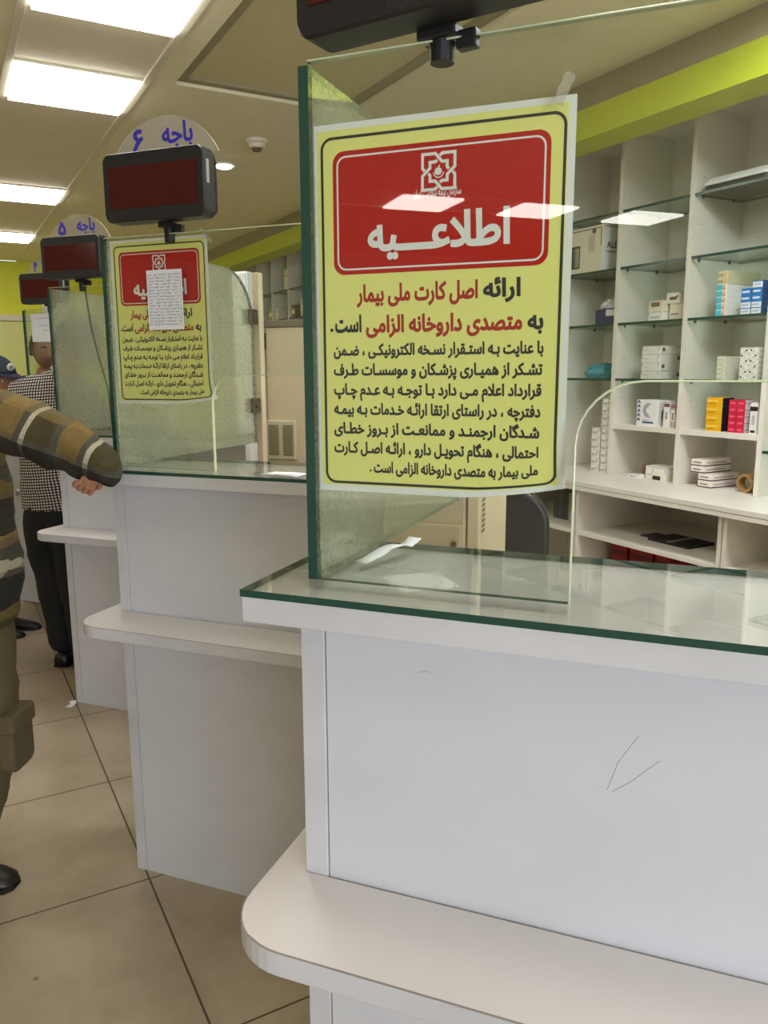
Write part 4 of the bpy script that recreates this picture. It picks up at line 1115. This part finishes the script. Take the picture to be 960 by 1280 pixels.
def check_mat():
    m, nt, b = new_mat('black_white_check')
    tc = nt.nodes.new('ShaderNodeTexCoord'); mp = nt.nodes.new('ShaderNodeMapping'); mp.inputs['Rotation'].default_value = (0, R(4), R(-12))
    nt.links.new(tc.outputs['Object'], mp.inputs[0]); sp = nt.nodes.new('ShaderNodeSeparateXYZ'); nt.links.new(mp.outputs[0], sp.inputs[0])
    outs = []
    for ax in (0, 2):
        a = nt.nodes.new('ShaderNodeMath'); a.operation = 'MULTIPLY_ADD'; a.inputs[1].default_value = 1 / .0135; a.inputs[2].default_value = 50; nt.links.new(sp.outputs[ax], a.inputs[0])
        fr = nt.nodes.new('ShaderNodeMath'); fr.operation = 'FRACT'; nt.links.new(a.outputs[0], fr.inputs[0])
        gt = nt.nodes.new('ShaderNodeMath'); gt.operation = 'GREATER_THAN'; gt.inputs[1].default_value = .42; nt.links.new(fr.outputs[0], gt.inputs[0]); outs.append(gt.outputs[0])
    mu = nt.nodes.new('ShaderNodeMath'); mu.operation = 'MULTIPLY'; nt.links.new(outs[0], mu.inputs[0]); nt.links.new(outs[1], mu.inputs[1])
    mx = nt.nodes.new('ShaderNodeMix'); mx.data_type = 'RGBA'; mx.inputs[6].default_value = lin((34, 30, 32)); mx.inputs[7].default_value = lin((214, 206, 198))
    nt.links.new(mu.outputs[0], mx.inputs[0]); nt.links.new(mx.outputs[2], b.inputs['Base Color']); b.inputs['Roughness'].default_value = .8
    return m

def head_mesh(name, c, face_dir, r_=.098, parent=None, hair=True, cap=None, neck_to=None, tilt=0.0):
    """head, face and ears as one mesh centred on c, looking along face_dir"""
    fd = Vector(face_dir); fd.z = 0; fd.normalize(); ang = math.atan2(fd.y, fd.x) - math.pi / 2
    M = Matrix.Translation(c) @ Matrix.Rotation(ang, 4, 'Z') @ Matrix.Rotation(tilt, 4, 'X')
    b = MB(); n, m = 28, 22; vs = []
    for i in range(m + 1):
        a = -math.pi / 2 + math.pi * i / m
        for k in range(n):
            t = 2 * math.pi * k / n; x = math.cos(a) * math.sin(t); y = math.cos(a) * math.cos(t); z = math.sin(a)
            px, py, pz = x * .076, y * .094, z * .118
            if z < 0: px *= 1 - .30 * (-z) ** 1.2; py *= 1 - .12 * (-z)
            if y > .2 and z < .1: py -= 0
            fr = max(0, y)
            py += .022 * math.exp(-((x / .13) ** 2 + ((z + .10) / .20) ** 2)) * (fr ** 2) * 1.2          # nose
            py -= .010 * (math.exp(-(((abs(x) - .36) / .16) ** 2 + ((z - .08) / .12) ** 2))) * fr            # eye sockets
            py += .006 * math.exp(-((x / .30) ** 2 + ((z + .46) / .09) ** 2)) * fr                           # lips
            py += .009 * math.exp(-((x / .30) ** 2 + ((z + .85) / .2) ** 2)) * fr                            # chin
            py += .005 * math.exp(-((x / .55) ** 2 + ((z - .24) / .1) ** 2)) * fr                            # brow
            vs.append((px, py, pz))
    fs = [(i * n + k, i * n + (k + 1) % n, (i + 1) * n + (k + 1) % n, (i + 1) * n + k) for i in range(m) for k in range(n)]
    b.poly(vs, fs)
    for s in (-1, 1): b.ball((s * .078, -.006, -.005), .012, .022, .032, 10, 8)
    b.v = [tuple(M @ Vector(p)) for p in b.v]
    o = b.build(name, M_SKIN, parent, smooth=True)
    b = MB()
    for s in (-1, 1): b.ball((s * .029, .084, .010), .012, .008, .007, 10, 8, 0); b.ball((s * .029, .0905, .010), .005, .003, .005, 8, 6, 1)
    b.v = [tuple(M @ Vector(p)) for p in b.v]; b.build('eyes', [flat((226, 220, 212), .3), flat((40, 26, 18), .3)], o, smooth=True)
    b = MB()
    for s in (-1, 1): b.tube([(s * .012, .094, .030), (s * .03, .094, .036), (s * .05, .082, .030)], [.003, .005, .002], 6)
    b.v = [tuple(M @ Vector(p)) for p in b.v]; b.build('eyebrows', M_HAIR, o, smooth=True)
    b = MB(); b.tube([(-.026, .080, -.054), (-.01, .090, -.0525), (.01, .090, -.0525), (.026, .080, -.054)], [.002, .006, .006, .002], 8)
    b.v = [tuple(M @ Vector(p)) for p in b.v]; b.build('lips', flat((150, 84, 74), .5), o, smooth=True)
    if hair:
        b = MB(); hv = []; keep = []
        for i in range(m + 1):
            a = -math.pi / 2 + math.pi * i / m
            for k in range(n):
                t = 2 * math.pi * k / n; x = math.cos(a) * math.sin(t); y = math.cos(a) * math.cos(t); z = math.sin(a)
                g = 1.075 + .02 * math.sin(7 * t + 3 * i); hv.append((x * .078 * g, y * .096 * g - .003, z * .118 * g + .002))
        ff = []
        for i in range(m):
            a = -math.pi / 2 + math.pi * (i + .5) / m
            for k in range(n):
                t = 2 * math.pi * (k + .5) / n; y = math.cos(a) * math.cos(t); z = math.sin(a)
                if z > .42 + .1 * y or (y < .12 and z > -.30) : ff.append((i * n + k, i * n + (k + 1) % n, (i + 1) * n + (k + 1) % n, (i + 1) * n + k))
        b.poly(hv, ff); b.v = [tuple(M @ Vector(p)) for p in b.v]
        h = b.build('hair', M_HAIR, parent, smooth=True); s_ = h.modifiers.new('solid', 'SOLIDIFY'); s_.thickness = .006
    return o, M

def hand(sk_add, wrist, dirv, palm_n, curl, scale=1.0):
    """adds palm and five fingers to a Skel; returns nothing"""
    pass

def add_hand(sk, link, wrist, d, nrm, curl=.8, s=1.0, side=1):
    """palm + five bent fingers branching from vertex link; d: pointing direction, nrm: back-of-hand normal"""
    d = Vector(d).normalized(); nrm = Vector(nrm); nrm = (nrm - d * nrm.dot(d)).normalized(); ac = d.cross(nrm).normalized() * side
    w = Vector(wrist)
    palm = sk.add(w + d * .045 * s, (.030 * s, .020 * s), link)
    for k, (o, L) in enumerate(((-.030, .070), (-.010, .080), (.011, .075), (.030, .058))):
        p = w + d * .082 * s + ac * o * s; v = sk.add(p, .0105 * s, palm)
        dd = d.copy(); seg = L * s / 2.6
        for j in range(3):
            a = curl * (.55 + .25 * j); ax = ac.normalized()
            dd = (Matrix.Rotation(-a * side, 3, ax) @ dd).normalized(); p = p + dd * seg * (1.15 - .15 * j); v = sk.add(p, (.0095 - .0012 * j) * s, v)
    t = sk.add(w + d * .035 * s - ac * .034 * s, .0125 * s, palm)
    t2 = sk.add(w + d * .062 * s - ac * .048 * s - nrm * .012 * s, .011 * s, t)
    sk.add(w + d * .085 * s - ac * .042 * s - nrm * .028 * s, .0095 * s, t2)

def shoe(name, heel, toe, mat, parent, w=.045, h=.075):
    heel = Vector(heel); toe = Vector(toe); d = (toe - heel); L = d.length; d.normalize(); ac = Vector((-d.y, d.x, 0))
    b = MB(); n = 14; prof = [(0, .70, .9), (.08, .92, 1.0), (.30, .92, 1.0), (.5, .90, .80), (.75, 1.0, .58), (.92, .8, .45), (1.0, .4, .30)]
    vs = []
    for u, ww, hh in prof:
        for k in range(n):
            a = 2 * math.pi * k / n; y = math.cos(a) * w * ww; z = math.sin(a)
            z = h * hh * (.5 + .5 * z) if z > -.6 else 0.0
            vs.append(tuple(heel + d * (L * u) + ac * y + Vector((0, 0, z))))
    fs = [(i * n + k, i * n + (k + 1) % n, (i + 1) * n + (k + 1) % n, (i + 1) * n + k) for i in range(len(prof) - 1) for k in range(n)]
    fs += [tuple(range(n))[::-1], tuple((len(prof) - 1) * n + k for k in range(n))]
    b.poly(vs, fs)
    o = b.build(name, mat, parent, smooth=True)
    b = MB(); b.prism([tuple((heel + d * (L * u) + ac * (sgn * w * ww * 1.04)).xy) for u, ww, sgn in [(q[0], q[1], -1) for q in prof] + [(q[0], q[1], 1) for q in prof[::-1]]], 0.0, .014)
    b.build('sole', M_DKRUB, o)
    return o

# --- person in the plaid jacket, elbow on the second counter
P = Vector
p1 = thing('person', 'person in plaid flannel jacket and khaki cargo trousers leaning on the second counter', 'person', (-1.80, 1.50, 0), 0)
def loc1(q): return Vector(q) - Vector((-1.80, 1.50, 0))
sk = Skel()
pel = sk.add(loc1((-1.803, 1.502, .80)), .11)
ch = sk.add(loc1((-1.790, 1.480, 1.15)), .12, pel); nk = sk.add(loc1((-1.765, 1.448, 1.42)), .05, ch); sk.add(loc1((-1.745, 1.435, 1.50)), .05, nk)
sh = sk.add(loc1((-1.684, 1.483, 1.36)), .055, ch); el = sk.add(loc1((-1.52, 1.530, 1.296)), .045, sh); wr = sk.add(loc1((-1.375, 1.560, 1.236)), .030, el)
hk = sk.add(loc1((-1.352, 1.545, 1.214)), .024, wr)
add_hand(sk, hk, loc1((-1.352, 1.545, 1.214)), (-.50, -.10, -.70), (.45, -.65, -.35), .95, .68)
sl = sk.add(loc1((-1.90, 1.44, 1.34)), .055, ch); e2 = sk.add(loc1((-1.98, 1.41, 1.08)), .045, sl); w2 = sk.add(loc1((-1.99, 1.44, .84)), .03, e2)
add_hand(sk, w2, loc1((-1.99, 1.44, .84)), (0, .1, -1), (-.9, .3, 0), .5, .9)
for hx, kx, ax in (((-1.785, 1.510, .73), (-1.812, 1.511, .40), (-1.875, 1.495, .06)), ((-1.93, 1.47, .73), (-1.95, 1.46, .40), (-1.99, 1.44, .06))):
    a = sk.add(loc1(hx), .08, pel); k_ = sk.add(loc1(kx), .055, a); sk.add(loc1(ax), .04, k_)
sk.build('body', M_SKIN, p1)
jk = Skel()
a0_ = jk.add(loc1((-1.800, 1.500, .74)), .15); a = jk.add(loc1((-1.800, 1.500, .86)), .168, a0_); bq = jk.add(loc1((-1.795, 1.490, 1.02)), .172, a); c = jk.add(loc1((-1.790, 1.480, 1.18)), .162, bq)
d_ = jk.add(loc1((-1.775, 1.465, 1.34)), .11, c); jk.add(loc1((-1.765, 1.452, 1.41)), .07, d_)
jk.chain([(loc1((-1.684, 1.483, 1.362)), .086), (loc1((-1.600, 1.508, 1.333)), .084), (loc1((-1.525, 1.531, 1.303)), .078), (loc1((-1.445, 1.550, 1.270)), .073), (loc1((-1.395, 1.553, 1.252)), .068), (loc1((-1.352, 1.552, 1.232)), .062), (loc1((-1.330, 1.549, 1.200)), .050), (loc1((-1.338, 1.545, 1.170)), .036)], d_)
jk.chain([(loc1((-1.90, 1.44, 1.34)), .085), (loc1((-1.98, 1.41, 1.09)), .07), (loc1((-1.99, 1.435, .88)), .052)], d_)
M_PLAID = plaid_mat()
tag(jk.build('jacket', M_PLAID, p1), 'olive, black and mustard plaid jacket with pale stripes')
tr = Skel(); M_KHAKI = flat((92, 82, 56), .85)
a = tr.add(loc1((-1.803, 1.502, .84)), .142); bq = tr.add(loc1((-1.805, 1.502, .74)), .145, a)
for pts in ([((-1.780, 1.512, .66), .108), ((-1.778, 1.515, .50), .100), ((-1.800, 1.511, .34), .088), ((-1.845, 1.503, .18), .080), ((-1.885, 1.495, .035), .076)],
            [((-1.93, 1.47, .66), .10), ((-1.94, 1.465, .40), .088), ((-1.99, 1.44, .035), .075)]):
    tr.chain([(loc1(q), r_) for q, r_ in pts], bq)
tag(tr.build('trousers', M_KHAKI, p1), 'khaki cargo trousers')
b = MB(); b.prism(rrect(-.06, .06, -.085, .06, .03), -.020, .026, 'yz'); b.prism(rrect(-.065, .065, .03, .085, .012), -.018, .034, 'yz')
b.v = [tuple(Matrix.Translation(loc1((-1.688, 1.535, .455))) @ Matrix.Rotation(R(18), 4, 'Z') @ Vector(q)) for q in b.v]
pk_ = b.build('cargo_pocket', flat((88, 78, 52), .85), p1, bevel=.021, seg=5)
b = MB(); b.tube([(.0, 0, 0), (.006, 0, 0)], .009, 12); b.v = [tuple(Matrix.Translation(loc1((-1.668, 1.53, .515))) @ Vector(q)) for q in b.v]; b.build('button', flat((50, 38, 28), .4), pk_)
b = MB(); b.prism(rrect(-.036, .036, -.02, .02, .008), 0, .022, 'xz'); b.v = [tuple(Matrix.Translation(loc1((-1.672, 1.395, .862))) @ Matrix.Rotation(R(30), 4, 'Z') @ Vector(q)) for q in b.v]
b.build('belt_pouch', flat((196, 186, 150), .6), p1, bevel=.005)
shoe('shoe', loc1((-1.93, 1.46, 0)), loc1((-1.715, 1.520, 0)), flat((26, 20, 16), .4), p1, .048, .085)
shoe('shoe', loc1((-2.07, 1.40, 0)), loc1((-1.93, 1.42, 0)), flat((26, 20, 16), .4), p1, .048, .085)
head_mesh('head', loc1((-1.748, 1.425, 1.595)), (.9, .35, 0), parent=p1)

# --- person in the checked shirt at the fourth counter
p2 = thing('person', 'person in black and white checked shirt and black trousers standing at the fourth counter', 'person', (-2.85, 2.95, 0), 0)
def loc2(q): return Vector(q) - Vector((-2.85, 2.95, 0))
sk = Skel()
pel = sk.add(loc2((-2.855, 2.950, .84)), .095); ch = sk.add(loc2((-2.835, 2.957, 1.18)), .13, pel); nk = sk.add(loc2((-2.755, 2.975, 1.43)), .055, ch); sk.add(loc2((-2.715, 2.995, 1.49)), .055, nk)
for sx, ex, wx, hd in (((-2.985, 2.93, 1.35), (-3.01, 3.08, 1.12), (-2.93, 3.26, 1.08), (.3, .9, .1)), ((-2.66, 3.01, 1.35), (-2.63, 3.16, 1.14), (-2.70, 3.30, 1.13), (-.2, .9, .1))):
    s_ = sk.add(loc2(sx), .055, ch); e_ = sk.add(loc2(ex), .043, s_); w_ = sk.add(loc2(wx), .03, e_); add_hand(sk, w_, loc2(wx), hd, (0, 0, 1), .5, .9)
for h_, k_, a_ in (((-2.935, 2.94, .74), (-2.896, 2.956, .42), (-2.862, 2.966, .07)), ((-2.785, 2.96, .74), (-2.775, 2.965, .42), (-2.742, 2.968, .07))):
    a = sk.add(loc2(h_), .055, pel); q = sk.add(loc2(k_), .045, a); sk.add(loc2(a_), .04, q)
sk.build('body', M_SKIN, p2)
jk = Skel()
z0_ = jk.add(loc2((-2.866, 2.950, .785)), (.150, .125)); a0_ = jk.add(loc2((-2.866, 2.950, .800)), (.160, .13), z0_); a = jk.add(loc2((-2.862, 2.950, .88)), (.160, .13), a0_); b1 = jk.add(loc2((-2.855, 2.952, 1.0)), (.155, .13), a); c = jk.add(loc2((-2.838, 2.957, 1.18)), (.165, .135), b1)
d_ = jk.add(loc2((-2.815, 2.963, 1.33)), (.14, .11), c); jk.add(loc2((-2.765, 2.972, 1.42)), .07, d_)
for pts in ([((-2.955, 2.93, 1.345), .085), ((-3.01, 3.07, 1.13), .065), ((-2.95, 3.20, 1.09), .05)], [((-2.68, 3.0, 1.35), .085), ((-2.63, 3.14, 1.15), .065), ((-2.68, 3.24, 1.13), .05)]):
    jk.chain([(loc2(q), r_) for q, r_ in pts], d_)
M_CHECK = check_mat()
tag(jk.build('shirt', M_CHECK, p2), 'black and white checked shirt')
tr = Skel(); M_BLKTR = flat((20, 20, 24), .85)
a0_ = tr.add(loc2((-2.860, 2.950, .92)), .12); a = tr.add(loc2((-2.860, 2.950, .83)), .128, a0_); bq = tr.add(loc2((-2.858, 2.951, .74)), .135, a)
for pts in ([((-2.930, 2.945, .66), .098), ((-2.905, 2.952, .45), .083), ((-2.880, 2.960, .25), .074), ((-2.862, 2.966, .055), .072)], [((-2.785, 2.96, .66), .098), ((-2.775, 2.962, .45), .083), ((-2.755, 2.966, .25), .074), ((-2.742, 2.968, .055), .07)]):
    tr.chain([(loc2(q), r_) for q, r_ in pts], bq)
tag(tr.build('trousers', M_BLKTR, p2), 'black trousers')
shoe('shoe', loc2((-2.845, 2.90, 0)), loc2((-2.90, 3.14, 0)), flat((22, 20, 20), .4), p2)
shoe('shoe', loc2((-2.745, 2.91, 0)), loc2((-2.72, 3.16, 0)), flat((22, 20, 20), .4), p2)
head_mesh('head', loc2((-2.69, 3.01, 1.575)), (.5, .9, 0), parent=p2, tilt=R(-20))

# --- person in the navy cap
p3 = thing('person', 'person in dark clothes and a navy cap with white badge at the left edge', 'person', (-3.60, 3.22, 0), 0)
def loc3(q): return Vector(q) - Vector((-3.60, 3.22, 0))
D3 = Vector((-.02, -.01, 0))
sk = Skel()
pel = sk.add(loc3((-3.64, 3.20, .74)), .11); ch = sk.add(loc3((-3.62, 3.21, 1.03)), .12, pel); nk = sk.add(loc3((-3.53, 3.245, 1.25)), .05, ch); sk.add(loc3((-3.50, 3.255, 1.31)), .05, nk)
for sx, ex, wx in (((-3.68, 3.33, 1.18), (-3.70, 3.36, .93), (-3.62, 3.40, .73)), ((-3.62, 3.07, 1.18), (-3.70, 3.02, .93), (-3.70, 3.02, .73))):
    s_ = sk.add(loc3(sx), .05, ch); e_ = sk.add(loc3(ex), .04, s_); w_ = sk.add(loc3(wx), .028, e_); add_hand(sk, w_, loc3(wx), (.1, 0, -1), (0, 1, 0), .5, .9)
for h_, k_, a_ in (((-3.68, 3.29, .66), (-3.66, 3.29, .36), (-3.62, 3.28, .06)), ((-3.64, 3.12, .66), (-3.63, 3.12, .36), (-3.60, 3.12, .06))):
    a = sk.add(loc3(h_), .075, pel); q = sk.add(loc3(k_), .05, a); sk.add(loc3(a_), .036, q)
sk.build('body', M_SKIN, p3)
jk = Skel(); a0_ = jk.add(loc3((-3.64, 3.20, .62)), .125); a = jk.add(loc3((-3.64, 3.20, .76)), .13, a0_); c = jk.add(loc3((-3.62, 3.21, 1.02)), .135, a); d_ = jk.add(loc3((-3.57, 3.23, 1.17)), .10, c); jk.add(loc3((-3.54, 3.24, 1.23)), .06, d_)
for pts in ([((-3.68, 3.33, 1.17), .07), ((-3.70, 3.36, .93), .055), ((-3.63, 3.39, .76), .045)], [((-3.62, 3.07, 1.17), .07), ((-3.70, 3.02, .93), .055), ((-3.70, 3.02, .76), .045)]):
    jk.chain([(loc3(q), r_) for q, r_ in pts], d_)
jk.build('shirt', flat((40, 44, 56), .85), p3)
tr = Skel(); a = tr.add(loc3((-3.645, 3.20, .72)), .125)
for pts in ([((-3.68, 3.28, .58), .085), ((-3.66, 3.28, .32), .07), ((-3.63, 3.28, .05), .062)], [((-3.64, 3.12, .58), .085), ((-3.63, 3.12, .32), .07), ((-3.61, 3.12, .05), .062)]):
    tr.chain([(loc3(q), r_) for q, r_ in pts], a)
tr.build('trousers', flat((30, 30, 34), .85), p3)
shoe('shoe', loc3((-3.66, 3.27, 0)), loc3((-3.39, 3.33, 0)), flat((20, 18, 18), .4), p3)
shoe('shoe', loc3((-3.62, 3.10, 0)), loc3((-3.37, 3.19, 0)), flat((20, 18, 18), .4), p3)
HC = Vector((-3.485, 3.265, 1.400))
ho, HM = head_mesh('head', loc3(HC), (.95, -.05, 0), parent=p3, hair=True, tilt=R(-8))
b = MB(); n = 24; m = 8; vs = []
for i in range(m + 1):
    a = .30 + (math.pi / 2 - .30) * i / m
    for k in range(n):
        t = 2 * math.pi * k / n; vs.append((math.cos(a) * math.sin(t) * .092, math.cos(a) * math.cos(t) * .110, .015 + math.sin(a) * .118))
b.poly(vs, [(i * n + k, i * n + (k + 1) % n, (i + 1) * n + (k + 1) % n, (i + 1) * n + k) for i in range(m) for k in range(n)])
br = []
for k in range(13):
    t = R(-62 + 124 * k / 12); br += [(math.sin(t) * .090, math.cos(t) * .106, .048), (math.sin(t) * .088, math.cos(t) * .106 + .075 * math.cos(t * 1.35), .036)]
b.poly(br, [(2 * k, 2 * k + 1, 2 * k + 3, 2 * k + 2) for k in range(12)])
b.v = [tuple(HM @ Vector(p)) for p in b.v]
cp = b.build('cap', flat((40, 48, 66), .8), p3, smooth=True); s_ = cp.modifiers.new('solid', 'SOLIDIFY'); s_.thickness = .004
b = MB(); b.tube([(0, .098, .088), (0, .106, .086)], .020, 18); b.tube([(0, .106, .086), (0, .108, .0855)], .012, 14, 1)
b.v = [tuple(HM @ Vector(p)) for p in b.v]; b.build('badge', [M_WHITE, flat((150, 156, 168), .5)], cp)

# --- person whose face shows through the fourth screen
p4 = thing('person', 'dark-haired person in a blue shirt seen through the fourth glass screen', 'person', (-3.78, 3.92, 0), 0)
def loc4(q): return Vector(q) - Vector((-3.78, 3.92, 0))
sk = Skel()
pel = sk.add(loc4((-3.83, 3.93, .86)), .11); ch = sk.add(loc4((-3.82, 3.92, 1.22)), .12, pel); nk = sk.add(loc4((-3.78, 3.915, 1.42)), .05, ch); sk.add(loc4((-3.765, 3.912, 1.48)), .05, nk)
for sx, ex, wx in (((-3.97, 3.86, 1.37), (-4.0, 3.90, 1.12), (-3.98, 3.84, .95)), ((-3.68, 3.99, 1.37), (-3.66, 3.99, 1.12), (-3.68, 3.90, .98))):
    s_ = sk.add(loc4(sx), .05, ch); e_ = sk.add(loc4(ex), .04, s_); w_ = sk.add(loc4(wx), .028, e_); add_hand(sk, w_, loc4(wx), (.1, -.3, -1), (0, 1, 0), .5, .9)
for h_, k_, a_ in (((-3.91, 3.91, .78), (-3.91, 3.90, .43), (-3.91, 3.91, .06)), ((-3.76, 3.96, .78), (-3.75, 3.95, .43), (-3.75, 3.96, .06))):
    a = sk.add(loc4(h_), .075, pel); q = sk.add(loc4(k_), .05, a); sk.add(loc4(a_), .036, q)
sk.build('body', M_SKIN, p4)
jk = Skel(); a0_ = jk.add(loc4((-3.83, 3.93, .70)), .125); a = jk.add(loc4((-3.83, 3.93, .84)), .13, a0_); c = jk.add(loc4((-3.82, 3.92, 1.20)), .145, a); d_ = jk.add(loc4((-3.80, 3.918, 1.34)), .11, c); jk.add(loc4((-3.785, 3.915, 1.405)), .065, d_)
for pts in ([((-3.95, 3.87, 1.36), .075), ((-4.0, 3.90, 1.13), .06), ((-3.98, 3.85, .98), .047)], [((-3.69, 3.98, 1.36), .075), ((-3.66, 3.98, 1.13), .06), ((-3.68, 3.91, 1.0), .047)]):
    jk.chain([(loc4(q), r_) for q, r_ in pts], d_)
jk.build('shirt', flat((44, 56, 92), .85), p4)
tr = Skel(); a = tr.add(loc4((-3.83, 3.93, .83)), .125)
for pts in ([((-3.91, 3.91, .68), .09), ((-3.91, 3.90, .40), .072), ((-3.91, 3.91, .05), .062)], [((-3.76, 3.96, .68), .09), ((-3.75, 3.95, .40), .072), ((-3.75, 3.96, .05), .062)]):
    tr.chain([(loc4(q), r_) for q, r_ in pts], a)
tr.build('trousers', flat((40, 40, 46), .85), p4)
shoe('shoe', loc4((-3.92, 3.99, 0)), loc4((-3.90, 3.74, 0)), flat((20, 18, 18), .4), p4); shoe('shoe', loc4((-3.76, 4.0, 0)), loc4((-3.72, 3.78, 0)), flat((20, 18, 18), .4), p4)
head_mesh('head', loc4((-3.752, 3.905, 1.578)), (.85, -.5, 0), parent=p4, tilt=R(-12))
